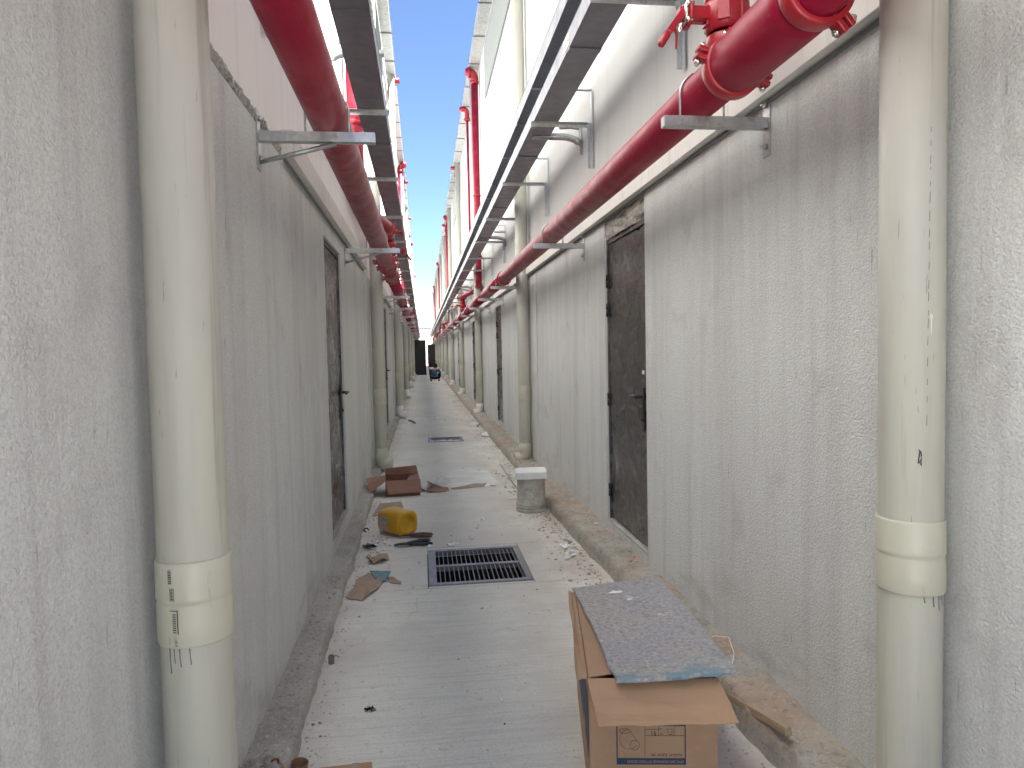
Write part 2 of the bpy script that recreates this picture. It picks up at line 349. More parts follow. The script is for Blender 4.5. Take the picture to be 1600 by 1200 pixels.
# the two kerbs, rough cast concrete along the foot of the walls
def kerb(name, xw, side, front, h, material, skip=()):
    m = MB(); y = Y0; rows = []
    while y < Y1:
        dy = .035 if y < 9 else (.12 if y < 24 else .6)
        rows.append(y); y += dy
    NX = 12; vs = []
    for y in rows:
        fx = front(y) + side * (.022 * nz(y * 2.1, 3) + .012 * nz(y * 9, 1))
        hh = h(y) + .012 * nz(y * 1.7, 7)
        batter = .010 + .008 * nz(y * 3.3, 5)
        chip = max(0, nz(y * 6.3, 21) - .08) * .11 + max(0, nz(y * 21, 2)) * .012
        prof = [(fx, -.012), (fx + side * batter * .4, hh * .45), (fx + side * batter, hh * .92 - chip * .4), (fx + side * (batter + .012 + chip), hh)]
        x1 = xw + side * .05
        for i in range(NX - 3):
            t = (i + 1) / (NX - 3); prof.append((prof[3][0] * (1 - t) + x1 * t, hh + .012 * nz(y * 9, i * .7, 4) + .010 * nz(y * 22, i * 1.9) + .02 * max(0, t - .7)))
        for i, (x, z) in enumerate(prof): vs.append((x + .006 * nz(y * 13, i), y, z + .005 * nz(y * 17, i + 9)))
    k = NX + 1; fs = []
    for i in range(len(rows) - 1):
        for j in range(k - 1):
            q = (i * k + j, i * k + j + 1, (i + 1) * k + j + 1, (i + 1) * k + j); fs.append(q if side < 0 else q[::-1])
    m.add(vs, fs, True); o = m.build(name, material); return tag(o, kind='structure')
kerb('left_kerb', LX, -1, lambda y: -.495 - .012 * min(y, 10) / 2, lambda y: .075, 'kerb')
kerb('right_kerb', RX, 1, lambda y: 1.205 if y < 4 else max(1.205 - (y - 4) * .03, 1.14), lambda y: .125 if y < 6 else .10, 'kerb_red')

# ================================================================ BUILDINGS
DOORS_R = [(4.31, .985, 'shut'), (12.45, .95, 'shut'), (18.75, .95, 'shut'), (26.9, .95, 'shut'), (34.4, .95, 'shut'), (42.3, .95, 'open'), (50, .95, 'shut'), (69.1, .95, 'leaf')]
DOORS_L = [(5.05, 1.0, 'shut'), (12.6, .95, 'shut'), (20.0, .95, 'shut'), (27.4, .95, 'shut'), (34.8, .95, 'shut'), (44.9, .95, 'leaf'), (57, .95, 'shut')]
DZ0, DZ1 = .195, 2.325
def building(name, xw, s, doors, label):
    """s = +1: the building lies towards +X of its face xw; -1: towards -X"""
    b = thing(name, label, 'building', (0, 0, 0))
    T = .22
    def bx(m, a, c, y0, y1, z0, z1): m.box(min(xw + s * a, xw + s * c), max(xw + s * a, xw + s * c), y0, y1, z0, z1)
    lw = MB(); y = Y0; ends = []
    for dy, wd, st in doors:
        bx(lw, 0, T, y, dy, -.04, ZB); 
        bx(lw, 0, T, dy, dy + wd, -.04, DZ0 - .012)                    # sill wall below the door
        near = s > 0 and dy < 5
        bx(lw, .035 if near else 0, T, dy, dy + wd, DZ1 + .01, ZB)     # lintel zone
        y = dy + wd
    bx(lw, 0, T, y, Y1, -.04, ZB)
    bx(lw, T, 9, Y0, Y0 + T, -.04, ZB); bx(lw, T, 9, Y1 - T, Y1, -.04, ZB); bx(lw, 9, 9 + T, Y0, Y1, -.04, ZB)
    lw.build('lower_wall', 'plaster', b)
    uw = MB(); bx(uw, .012, .012 + T, Y0, Y1, ZB + .002, ZT + .25)
    bx(uw, .012 + T, 9, Y0, Y0 + T, ZB + .002, ZT + .25); bx(uw, .012 + T, 9, Y1 - T, Y1, ZB + .002, ZT + .25)
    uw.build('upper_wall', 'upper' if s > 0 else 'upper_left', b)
    rf = MB(); bx(rf, -.03, 9.3, Y0 - .1, Y1 + .1, ZT + .26, ZT + .36); rf.build('roof', 'roof', b)
    # projecting band between the two walls
    seg = [(Y0, Y1)] if s > 0 else [(3.64, 8.36), (10.5, 16.0)] + [(18 + 7.4 * i, 23.4 + 7.4 * i) for i in range(8)]
    for a, c in seg:
        y = a; bd = MB()
        while y < c - .05:
            e = min(y + 1.22, c); bx(bd, -.05, .008, y + .002, e - .002, ZB + .015, ZB + .15); y = e
        bd.build('fascia_band', 'band', b, bevel=.003)
    for a, c in seg:
        fl = MB(); bx(fl, -.012, .006, a + .01, c - .01, ZB - .004, ZB + .009)
        fl.build('drip_strip', 'louvre', b)
    # ragged mortar joint
    mo = MB(); rows = []
    segm = [(.3, 3.62)] if s < 0 else [(1.0, 12.0)]
    for a, c in segm:
        y = a; vs = []; k = 7
        n = 0
        while y < c:
            big = 1.0 if s < 0 else .35 + .9 * max(0, nz(y * .8, 12))
            for j in range(k):
                t = j / (k - 1); prof = math.sin(math.pi * t)
                zc = (ZB + .035) if s < 0 else (ZB - .012)
                hh = (.045 if s < 0 else .020) * big
                vs.append((xw + s * .02 - s * prof * (.020 + .022 * nz(y * 42, j * 1.7, 3) + .014 * nz(y * 11, j)) * (1 if s < 0 else .6), y + .004 * nz(y * 40, j), zc + (t - .5) * 2 * hh + .012 * nz(y * 6, j * .3, 8)))
            n += 1; y += .02
        mo.add(vs, [((i * k + j), (i + 1) * k + j, (i + 1) * k + j + 1, i * k + j + 1) if s > 0 else (i * k + j, i * k + j + 1, (i + 1) * k + j + 1, (i + 1) * k + j) for i in range(n - 1) for j in range(k - 1)], False)
    mo.build('mortar_joint', 'mortar', b)
    # corner control joint grooves (thin pilaster strips at each unit)
    for i in range(11):
        st = MB()
        yj = (8.42 if s < 0 else 8.5) + 7.4 * i
        bx(st, -.012, .011, yj, yj + .03, .0, ZB - .03)
        st.build('movement_strip', 'plaster', b)
    # louvres
    for i in range(5):
        ya = 10.45 + 14.8 * i; lv = MB()
        za, zb = 6.66, 7.62
        bx(lv, -.012, .0, ya, ya + 3.95, za - .04, za); bx(lv, -.012, .0, ya, ya + 3.95, zb, zb + .04)
        bx(lv, -.012, .0, ya - .04, ya, za - .04, zb + .04); bx(lv, -.012, .0, ya + 3.95, ya + 3.99, za - .04, zb + .04)
        lo = lv.build('louvre_frame', 'louvre', b)
        sl = MB(); z = za + .03
        while z < zb - .04:
            q = Matrix.Translation((xw + s * .004, 0, z)) @ Matrix.Rotation(s * R(38), 4, 'Y'); sl.box(-.03, .03, ya, ya + 3.95, -.0025, .0025, q); z += .062
        sl.build('louvre_blades', 'louvre', lo)
    # gutter in short sheets, with a strap at each seam
    go = 0.205; i = 0; y = Y0
    while y < Y1 - .5:
        e = min(y + 1.35, Y1); gm = MB()
        x0 = -go if True else 0
        bx(gm, -go, .0, y + .006, e - .006, ZT, ZT + .004); bx(gm, -go, -go + .004, y + .006, e - .006, ZT + .0045, ZT + .13)
        bx(gm, -go - .012, -go - .0005, y + .006, e - .006, ZT + .118, ZT + .13)
        gs = gm.build('gutter_sheet', 'gutter', b)
        sm_ = MB(); bx(sm_, -go - .03, 0, e - .02, e + .02, ZT - .012, ZT - .006); bx(sm_, -go - .034, -go - .028, e - .02, e + .02, ZT - .012, ZT + .20)
        if i < 62 and e < Y1: sm_.build('gutter_strap', 'strap', gs)
        y = e; i += 1
    # doors
    for k, (dy, wd, stt) in enumerate(doors):
        fm = MB(); dep = .016
        bx(fm, dep, dep + .09, dy + .002, dy + .030, DZ0, DZ1 + .008); bx(fm, dep, dep + .09, dy + wd - .030, dy + wd - .002, DZ0, DZ1 + .008)
        bx(fm, dep, dep + .09, dy + .0305, dy + wd - .0305, DZ1 - .030, DZ1 + .008)
        d = fm.build('door_frame', 'frame', b, bevel=.002)
        leafm = 'door_black' if stt != 'shut' else 'door'
        lf = MB()
        if stt == 'shut':
            bx(lf, dep + .010, dep + .052, dy + .034, dy + wd - .034, DZ0 + .012, DZ1 - .034)
            L = lf.build('door_leaf', leafm, b, bevel=.002)
            hy = dy + .10 if s > 0 else dy + wd - .10           # handle on the near edge right, on the far edge left
            hd = MB()
            bx(hd, dep - .006, dep + .006, hy - .021, hy + .021, .97, 1.25)
            cx = xw + s * (dep - .006)
            hd.tube([(cx, hy, 1.19), (cx - s * .05, hy, 1.19)], .011, 12)
            dirn = 1 if s > 0 else -1
            hd.tube([(cx - s * .048, hy - dirn * .01, 1.19), (cx - s * .052, hy + dirn * .06, 1.192), (cx - s * .048, hy + dirn * .125, 1.186)], [.012, .011, .010], 12)
            hd.tube([(cx + s * .001, hy, 1.04), (cx - s * .012, hy, 1.04)], .013, 12)
            hd.build('handle', 'black', L, bevel=.002)
            hg = dy + wd - .032 if s > 0 else dy + .032
            for z in (2.02, 1.80, 1.12, .42):
                hm = MB(); cxh = xw + s * (dep - .006); hm.tube([(cxh, hg, z - .05), (cxh, hg, z - .002)], .009, 10); hm.tube([(cxh, hg, z + .002), (cxh, hg, z + .05)], .009, 10)
                bx(hm, dep - .003, dep + .005, hg - .03, hg + .03, z - .045, z + .045)
                hm.build('hinge', 'black', L)
            if k == 0 and s > 0:
                t_ = MB(); bx(t_, dep + .004, dep + .0058, dy + .10, dy + .145, 1.335, 1.36)
                tag(t_.build('sticker', 'foam', L), 'small pale sticker above the handle')
        else:
            if stt == 'leaf':                                   # leaf swung square across the alley
                bx(lf, -wd + .06, -.02, dy + wd - .045, dy + wd - .005, .10, DZ1 + .03)
            else:                                               # leaf folded back into the dark opening
                bx(lf, .06, wd, dy + wd - .09, dy + wd - .05, DZ0 + .01, DZ1 - .05)
            L = lf.build('door_leaf', leafm, b); tag(L, 'black door leaf standing open')
            bk = MB(); bx(bk, .9, .94, dy - .4, dy + wd + .4, 0, 2.45); bk.build('dark_backing', 'door_black', b)  # added black sheet standing in for the shade inside the doorway
        th = MB(); n = 14
        for q in range(n):                                       # threshold, slightly ragged
            a = dy - .03 + (wd + .06) * q / n; e = dy - .03 + (wd + .06) * (q + 1) / n
        bx(th, -.004, dep + .1, dy + .001, dy + wd - .001, DZ0 - .0115, DZ0 - .001)
        th.build('threshold', 'kerb', b, bevel=.003)
    # exposed broken lintel mortar over the nearest right door
    if s > 0:
        dy, wd, _ = doors[0]; li = MB(); vs = []; nx_, nzn = 60, 12
        for i in range(nx_ + 1):
            for j in range(nzn + 1):
                y = dy + .002 + (wd - .004) * i / nx_; z = DZ1 + .004 + (ZB - .008 - DZ1) * j / nzn
                q = .016 + .020 * nz(y * 9, z * 14) + .014 * nz(y * 24, z * 30, 2); 
                vs.append((xw + .018 - q * .6 + .03 * max(0, nz(y * 5, z * 22, 9)), y, z))
        li.add(vs, [(i * (nzn + 1) + j, i * (nzn + 1) + j + 1, (i + 1) * (nzn + 1) + j + 1, (i + 1) * (nzn + 1) + j) for i in range(nx_) for j in range(nzn)], True)
        li.build('broken_lintel', 'mortar', b)
    return b
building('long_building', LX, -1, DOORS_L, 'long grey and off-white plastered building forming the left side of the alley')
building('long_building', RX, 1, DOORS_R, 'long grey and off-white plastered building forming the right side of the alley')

# far end: white wall across, pipe bridge, wires
fw = MB(); fw.box(-14, 16, 92, 92.3, -.04, 4.25); fw.box(-14, 16, 91.9, 92.4, 4.2505, 4.35)
tag(fw.build('boundary_wall', 'far_wall'), 'bright white wall closing the view beyond the far end of the alley', 'wall')
pb = thing('pipe_bridge', 'small overhead pipe bridge crossing at the far end of the alley', 'pipe bridge', (0, 89, 0))
m = MB()
for x in (-2.6, 3.4): m.box(x - .1, x + .1, -.1, .1, -.04, 4.9)
m.build('post', 'galv', pb)
m = MB(); m.box(-3, 3.8, -.1, .1, 4.902, 5.02); m.build('deck', 'louvre', pb)
m = MB(); m.tube([(-3, -.15, 4.55), (3.8, -.15, 4.55)], .10, 12); m.build('pipe', 'red', pb)
for x in (-.45, -.1, .15, .6):
    m = MB(); m.box(x, x + .16, -.28, -.12, 4.42, 4.78); m.build('valve_box', 'teal', pb)
for i, (z, yy_) in enumerate(((5.72, 79), (4.92, 79.6))):
    m = MB(); m.tube([(LX - .02, yy_, z), ((LX + RX) / 2, yy_, z - .03), (RX + .02, yy_, z)], .012, 6)
    tag(m.build('overhead_wire', 'black'), ('higher' if i == 0 else 'lower') + ' of the two thin wires strung across the far end of the sky gap', 'wire', 'thin wires across the alley')

# ================================================================ DOWNPIPES
PY = [1.75 + 7.35 * i for i in range(11)]
def downpipe(x, side, y, first):
    nm = 'downpipe'; r = .080
    dist = ['nearest', 'second', 'third', 'fourth', 'fifth']
    i = PY.index(y)
    sd_ = 'left' if side < 0 else 'right'
    if first == 0: lab = {-1: 'nearest cream plastic downpipe in the left foreground, printed coupling with grey glue runs', 1: 'nearest cream plastic downpipe in the right foreground, with a long dashed crack-like scratch'}[side]
    elif i < 5: lab = '%s cream plastic downpipe from the camera against the %s wall' % (dist[i], sd_)
    else: lab = 'distant cream plastic downpipe on the %s wall beyond the fifth one' % sd_
    t = thing(nm, lab, 'downpipe', (x, y, 0), 0, 'cream downpipes along the %s wall' % sd_)
    n = 48 if i == 0 else 20
    m = MB(); m.lathe([(r, .19 if i else .2), (r, ZT + .02)], n, capt=True); m.build('pipe', 'pvc', t)
    zc = .835 if i == 0 else .86
    c = MB(); R1 = r + .0035
    prof = [(r + .0005, zc - .001), (R1 + .001, zc), (R1 + .002, zc + .004), (R1 + .0015, zc + .088), (R1 - .0005, zc + .094), (R1 - .0005, zc + .1), (R1 + .003, zc + .106), (R1 + .002, zc + .112), (R1 + .002, zc + .19), (R1, zc + .196), (r + .0005, zc + .1965)]
    c.lathe(prof, n, sharp=(0, 9)); co = c.build('coupling', 'pvc_fit', t)
    # swan elbow at the foot turning out into the alley
    e = MB(); ex = -side
    e.lathe([(r + .001, .30), (r + .007, .30), (r + .007, .20)], n, sharp=(0,))
    pts = [(0, 0, .20), (0, 0, .185)] + bend((0, 0, .175), (0, 0, .095), (ex * .09, 0, .09), 8) + [(ex * .145, 0, .088)]
    if i: e.tube(pts, r + .006, n, caps=False); e.tube([(ex * .145, 0, .088), (ex * .1451, 0, .088)], [r + .006, r - .004], n, caps=False); e.tube([(ex * .1455, 0, .088), (ex * .06, 0, .09)], [r - .004, r - .01], n, caps=False)
    else: e.lathe([(r + .007, .20), (r + .007, 0.0)], n)
    eb = e.build('elbow', 'pvc_white' if i > 1 else 'pvc_fit', t)
    if i:
        s_ = MB(); s_.lathe([(.03, .0), (.03, .02), (.03, .06)], 12); s_.build('stub', 'pvc', t)
    if i == 0:
        gl = MB()
        if side < 0: runs = [(-118, .060, .0015), (-110, .036, .0012), (-100, .044, .0014), (-84, .040, .0014)]
        else: runs = [(-103, .016, .002), (-85, .028, .002), (-71, .040, .0016), (-60, .030, .0015), (-66, .012, .001)]
        for a, ln, wd in runs:
            an = R(a); p = lambda z, an_=an: Vector(((r + .0006) * math.cos(an_), (r + .0006) * math.sin(an_), z))
            gl.tube([p(zc + .002), p(zc - ln * .5, an + .01), p(zc - ln, an + .03)], [wd, wd * .75, wd * .9], 6)
        gl.build('glue_runs', 'grime', t)
        if side < 0:                                           # printed line up the coupling, read sideways
            pr = MB()
            def patch(a0, a1, z0, z1, rr=R1 + .0022):
                a0, a1 = -107 + (a0 + 109.5) * 1.75, -107 + (a1 + 109.5) * 1.75
                k = 4; vs = []
                for j in range(k + 1):
                    an = R(a0 + (a1 - a0) * j / k); vs += [(rr * math.cos(an), rr * math.sin(an), z0), (rr * math.cos(an), rr * math.sin(an), z1)]
                pr.add(vs, [(2 * j, 2 * j + 2, 2 * j + 3, 2 * j + 1) for j in range(k)], True)
            z = zc + .183
            rnd = random.Random(4)
            while z > zc + .150:
                hgt = rnd.choice([.0008, .0016, .0024]); patch(-113, -109.5, z - hgt, z); z -= hgt + rnd.choice([.0008, .0014])
            # slanted dark emblem strip and small oblong outline with marks inside
            patch(-111.6, -111.2, zc + .112, zc + .140, R1 + .0026); patch(-107.8, -107.4, zc + .112, zc + .140, R1 + .0026)
            patch(-111.6, -107.4, zc + .139, zc + .1405, R1 + .0026); patch(-111.6, -107.4, zc + .1115, zc + .113, R1 + .0026)
            for q in range(7): patch(-110.8, -108.3 - .4 * (q % 2), zc + .1145 + q * .0034, zc + .1165 + q * .0034, R1 + .0026)
            patch(-105.6, -104.6, zc + .034, zc + .088); patch(-112, -104.6, zc + .0875, zc + .0895, R1 + .0024)
            for q in range(9): patch(-109.6 - .3 * (q % 2), -106.6, zc + .037 + q * .0052, zc + .0395 + q * .0052)
            for q in range(6): patch(-114, -113.2, zc + .008 + q * .003, zc + .0095 + q * .003); patch(-108, -105.8 - (q % 3) * .5, zc + .006 + q * .003, zc + .0073 + q * .003)
            pr.build('print', 'ink_black', co)
        else:
            mk = MB(); rr = r + .0008
            an = R(-94); z0_ = 1.62
            def pt(a, z): return ((rr) * math.cos(R(a)), rr * math.sin(R(a)), z)
            mk.tube([pt(-96, 1.56), pt(-94.5, 1.575), pt(-92, 1.575), pt(-90.5, 1.56)], .0012, 6); mk.tube([pt(-93, 1.573), pt(-93.2, 1.52)], .0012, 6)
            mk.build('paint_mark', 'white_mark', t)
            sc_ = MB(); z = 2.05; rnd = random.Random(3); a = -96.0
            while z > 1.28:
                ln = rnd.uniform(.006, .03); sc_.tube([pt(a, z), pt(a - .4, z - ln)], .0005, 5); z -= ln + rnd.uniform(.006, .035); a -= .22
            z = 1.30
            for q in range(9):
                sc_.tube([pt(-112 + rnd.uniform(-3, 4), 1.235 - rnd.uniform(0, .05)), pt(-112 + rnd.uniform(-3, 4), 1.23 - rnd.uniform(0, .05))], rnd.uniform(.0004, .0010), 5)
            sc_.build('scratches', 'ink_black', t)
    return t
for i, y in enumerate(PY):
    downpipe(-.556, -1, y, i); downpipe(1.308, 1, y, i)

# ================================================================ FIRE MAINS
def coupling(parent, x, z, y, r, phase, n=28, tiny=False):
    m = MB(); q = basis((x, y, z), (0, 0, 1), (0, 1, 0))
    m.lathe([(r + .001, -.032), (r + .014, -.030), (r + .018, -.022), (r + .018, .022), (r + .014, .030), (r + .001, .032)], n, q, sharp=(0, 4))
    dirs = []
    for a in (phase, phase + math.pi):
        d = Vector((math.cos(a), 0, math.sin(a))); tn = Vector((-math.sin(a), 0, math.cos(a)))
        for s_ in (-1, 1):
            c = Vector((x, y, z)) + d * (r + .034) + tn * s_ * .014
            mm = Matrix((d, Vector((0, 1, 0)), tn)).transposed().to_4x4(); mm = Matrix.Translation(c) @ mm
            m.box(-.024, .020, -.022, .022, -.009, .009, mm)
        dirs.append((d, tn))
    c_ = m.build('coupling', 'red_cast', parent, bevel=0 if tiny else .004)
    if not tiny:
        for d, tn in dirs:
            b = MB(); c = Vector((x, y, z)) + d * (r + .038)
            b.tube([c - tn * .040, c + tn * .046], .0065, 10); b.tube([c + tn * .026, c + tn * .038], .013, 6); b.tube([c - tn * .036, c - tn * .026], .012, 6)
            b.build('bolt', 'bolt', c_)
    return c_
RPX, RPZ, RPR = 1.125, 2.497, .0845
LPX, LPZ, LPR = -.374, 2.521, .0845
def main(x, z, r, side, couplings, label):
    t = thing('fire_main', label, 'pipe', (0, 0, 0), 0, 'red fire mains along the walls')
    ys_ = sorted([Y0 - .2] + [c for c in couplings] + [Y1 - 1])
    for a, b in zip(ys_[:-1], ys_[1:]):
        m = MB(); m.tube([(x, a + .003, z), (x, b - .003, z)], r, 40 if a < 6 else 20); m.build('pipe_length', 'red', t)
    for i, c in enumerate(couplings): coupling(t, x, z, c, r, R(20) if side > 0 else R(8), 36 if c < 12 else 16, tiny=c > 20)
    return t
RC = [9.55, 12.6, 16.2, 19.0, 22, 27, 32, 35.2, 36, 42, 48, 53, 60, 66, 72, 78]
LC = [7.85, 8.45, 9.55, 14.2, 18.5, 24.9, 26.3, 32, 38, 41.5, 43.3, 50, 56, 62, 70, 77]
# right: a larger grooved tee joins the main at Y 2.02 .. 2.45
fm = main(RPX, RPZ, RPR, 1, RC, 'thick red fire pipe on brackets along the right wall, tee and valve near the camera')
main(LPX, LPZ, LPR, -1, LC, 'thick red fire pipe on braced brackets along the left wall')
tee = MB(); q = basis((RPX, 2.23, RPZ), (0, 0, 1), (0, 1, 0))
tee.lathe([(.088, -.275), (.097, -.265), (.101, -.24), (.101, .16), (.097, .19), (.088, .212)], 40, q)
tee.tube([(RPX + .02, 2.535, RPZ + .05), (RPX + .02, 2.535, RPZ + .10)], [.075, .066], 30)
tee.build('tee_fitting', 'red', fm)
coupling(fm, RPX, RPZ, 2.44, .091, R(160), 40); coupling(fm, RPX, RPZ, 1.90, .088, R(-50), 40)

def riser(label, side, ytee, xm, zm, xr, near, back=3.4):
    """branch up from the main with grooved valve, run back along the wall, then riser to the eaves"""
    t = thing('fire_riser', label, 'pipe riser', (0, 0, 0), 0, 'red fire risers with lever valves')
    s = side; r = .062; n = 32 if near else 16; zt = 2.98; yr = ytee - back
    m = MB()
    m.tube([(xm, ytee, zm + .08), (xm, ytee, zm + .19)], r, n)
    m.tube([(xm, ytee, zm + .36), (xm, ytee, zt - .10)] + bend((xm, ytee, zt - .09), (xm, ytee, zt), (xm, ytee - .1, zt), 6) + [(xm, ytee - .8, zt), (xr, ytee - 1.5, zt + .05), (xr, yr + .15, zt + .05)] + bend((xr, yr + .12, zt + .05), (xr, yr, zt + .06), (xr, yr, zt + .2), 6) + [(xr, yr, ZT - .35)], [r] * 2 + [r] * 7 + [r] * 3 + [r * 1.15] * 7 + [r * 1.25], n)
    m.build('pipe', 'red', t)
    v = MB()
    v.lathe([(r + .004, .0), (r + .012, .005), (r + .018, .035), (r + .020, .055), (r + .018, .08), (r + .012, .11), (r + .004, .115)], n, Matrix.Translation((xm, ytee, zm + .215)))
    for a in range(0, 360, 60):
        mm = Matrix.Translation((xm, ytee, zm + .2725)) @ Matrix.Rotation(R(a), 4, 'Z'); v.box(r + .012, r + .023, -.022, .022, -.036, .036, mm)
    hx = -s
    # neck of the valve towards the middle of the alley, with top plate
    nz_ = zm + .275
    v.tube([(xm + hx * .06, ytee, nz_), (xm + hx * .145, ytee, nz_ + .003)], .024, 14)
    v.box(min(xm + hx * .07, xm + hx * .14), max(xm + hx * .07, xm + hx * .14), ytee - .028, ytee + .028, nz_ - .02, nz_ + .026)
    v.lathe([(.001, 0), (.050, 0), (.052, .004), (.050, .010), (.001, .010)], 20, basis((xm + hx * .145, ytee, nz_), (0, 0, 1), (hx, 0, 0)))
    vb = v.build('valve_body', 'red_cast', t, bevel=.003 if near else 0)
    if near:
        for (dy_, dz_) in ((.036, .028), (-.036, .028), (.036, -.03), (-.036, -.03)):
            b = MB(); b.tube([(xm + hx * .138, ytee + dy_, nz_ + dz_), (xm + hx * .168, ytee + dy_, nz_ + dz_)], .006, 8); b.tube([(xm + hx * .156, ytee + dy_, nz_ + dz_), (xm + hx * .165, ytee + dy_, nz_ + dz_)], .012, 6); b.build('bolt', 'bolt', vb)
        k = MB(); k.lathe([(.03, 0), (.04, .003), (.04, .012), (.02, .014)], 12, basis((xm + hx * .157, ytee, nz_), (0, 0, 1), (hx, 0, 0)), capt=True); k.build('notch_plate', 'bolt', vb)
    # lever: tapered flat arm ending in a rounded grip
    h = MB()
    P0 = Vector((xm + hx * .165, ytee, nz_ + .015)); P1 = Vector((xm + hx * .265, ytee - .02, nz_ - .12))
    ax = (P1 - P0).normalized(); sd2 = Vector((0, 1, 0)); mm = basis(P0, sd2, ax)
    Ln = (P1 - P0).length
    poly = [(-.020, -.03), (.020, -.03), (.026, .02), (.017, Ln * .62), (.011, Ln * .66), (-.011, Ln * .66), (-.017, Ln * .62), (-.026, .02)]
    # plate in local x (alley axis) / z (along the arm)
    vs = []
    for th_ in (-.012, .012):
        for a, b in poly: vs.append(mm @ Vector((a, th_, b)))
    npoly = len(poly)
    h.add(vs, [tuple(range(npoly - 1, -1, -1)), tuple(range(npoly, 2 * npoly))] + [(i, (i + 1) % npoly, npoly + (i + 1) % npoly, npoly + i) for i in range(npoly)])
    h.tube([mm @ Vector((0, 0, Ln * .6)), mm @ Vector((0, 0, Ln * .72)), mm @ Vector((0, .002, Ln * .95)), mm @ Vector((0, 0, Ln))], [.012, .015, .014, .007], 12)
    h.box(P0.x - .02, P0.x + .02, ytee - .02, ytee + .02, nz_ - .02, nz_ + .025)
    tr = P0 + ax * (Ln * .42)
    h.tube([tr, tr + Vector((-hx * .012, 0, -.03)), tr + Vector((-hx * .010, 0, -.085))], [.008, .005, .004], 8)
    h.build('lever', 'red_cast', t, bevel=.003 if near else 0)
    def vcoup(z, rr):
        m = MB(); m.lathe([(rr + .001, -.028), (rr + .013, -.026), (rr + .017, -.018), (rr + .017, .018), (rr + .013, .026), (rr + .001, .028)], n, Matrix.Translation((xm, ytee, z)), sharp=(0, 4))
        for a in (R(-100), R(80)):
            d = Vector((math.cos(a), math.sin(a), 0))
            mq = basis((Vector((xm, ytee, z)) + d * (rr + .03)), d, (0, 0, 1)); m.box(-.018, .018, -.02, .02, -.018, .018, mq)
        c = m.build('coupling', 'red_cast', t, bevel=.003 if near else 0)
        if near:
            for a in (R(-100), R(80)):
                d = Vector((math.cos(a), math.sin(a), 0)); tn = Vector((-d.y, d.x, 0)); cc = Vector((xm, ytee, z)) + d * (rr + .032)
                b = MB(); b.tube([cc - tn * .036, cc + tn * .044], .0065, 10); b.tube([cc + tn * .024, cc + tn * .036], .013, 6); b.tube([cc - tn * .034, cc - tn * .024], .012, 6); b.build('bolt', 'bolt', c)
    vcoup(zm + .175, r); vcoup(zm + .355, r)
    # couplings on the horizontal run, drain cock and riser clamp
    for yy_ in (ytee - .35, ytee - .62, ytee - 1.7):
        xx = xm if ytee - yy_ < .8 else xr
        coupling(t, xx, zt + (.05 if xx == xr else 0), yy_, r, R(30), n, tiny=True)
    c = MB(); c.tube([(xm, ytee - .5, zt - .02), (xm + hx * .16, ytee - .5, zt - .03)], .02, 8); c.lathe([(.045, -.01), (.05, 0), (.045, .01)], 12, basis((xm + hx * .17, ytee - .5, zt - .03), (0, 0, 1), (1, 0, 0))); c.build('drain_cock', 'red_cast', t)
    for zz in (5.0, 3.65):
        m = MB(); m.lathe([(r * 1.25 + .001, zz - .02), (r * 1.25 + .012, zz - .02), (r * 1.25 + .012, zz + .02), (r * 1.25 + .001, zz + .02)], n, Matrix.Translation((xr, yr, 0)))
        m.build('pipe_collar', 'red_cast', t)
    # head: elbow cluster under the gutter
    m = MB(); zz = ZT - .35
    m.lathe([(.078, 0), (.098, .01), (.098, .06), (.080, .07)], n, Matrix.Translation((xr, yr, zz)))
    m.tube([(xr, yr, zz + .05)] + bend((xr, yr, zz + .12), (xr, yr, zz + .24), (xr + hx * .12, yr, zz + .25), 5) + [(xr + hx * .2, yr, zz + .25)], .09, n)
    m.lathe([(.08, -.03), (.118, -.03), (.118, .03), (.08, .03)], n, basis((xr + hx * .12, yr, zz + .25), (0, 0, 1), (1, 0, 0)))
    m.build('head_elbow', 'red_cast', t)
    # galvanised riser bracket
    m = MB(); m.box(min(xr + hx * .12, xr - hx * .08), max(xr + hx * .12, xr - hx * .08), yr + .07, yr + .11, 3.52, 3.56)
    m.build('riser_bracket', 'galv', t)
    return t
for i, yt in enumerate((2.535, 19.3, 36.2, 53.2, 70.2)):
    lab = ['red branch with lever valve above the near right pipe, cut by the top edge', 'tall red riser and valve cluster on the right wall beside the third downpipe', 'third red riser on the right wall, small in the distance', 'fourth red riser on the right wall, very small', 'last red riser on the right wall near the far end'][i]
    riser(lab, 1, yt, RPX + (.02 if i == 0 else 0), RPZ - (.055 if i == 0 else 0), 1.30, i == 0)
for i, yt in enumerate((9.1, 26.0, 42.8, 59.8)):
    lab = ['red riser and valve cluster behind the left red pipe, nearest on the left side', 'second red riser on the left wall, its red head showing under the gutter', 'third red riser on the left wall, tiny in the distance', 'last red riser on the left wall near the far end'][i]
    riser(lab, -1, yt, LPX, LPZ, -.57, False, 2.3)
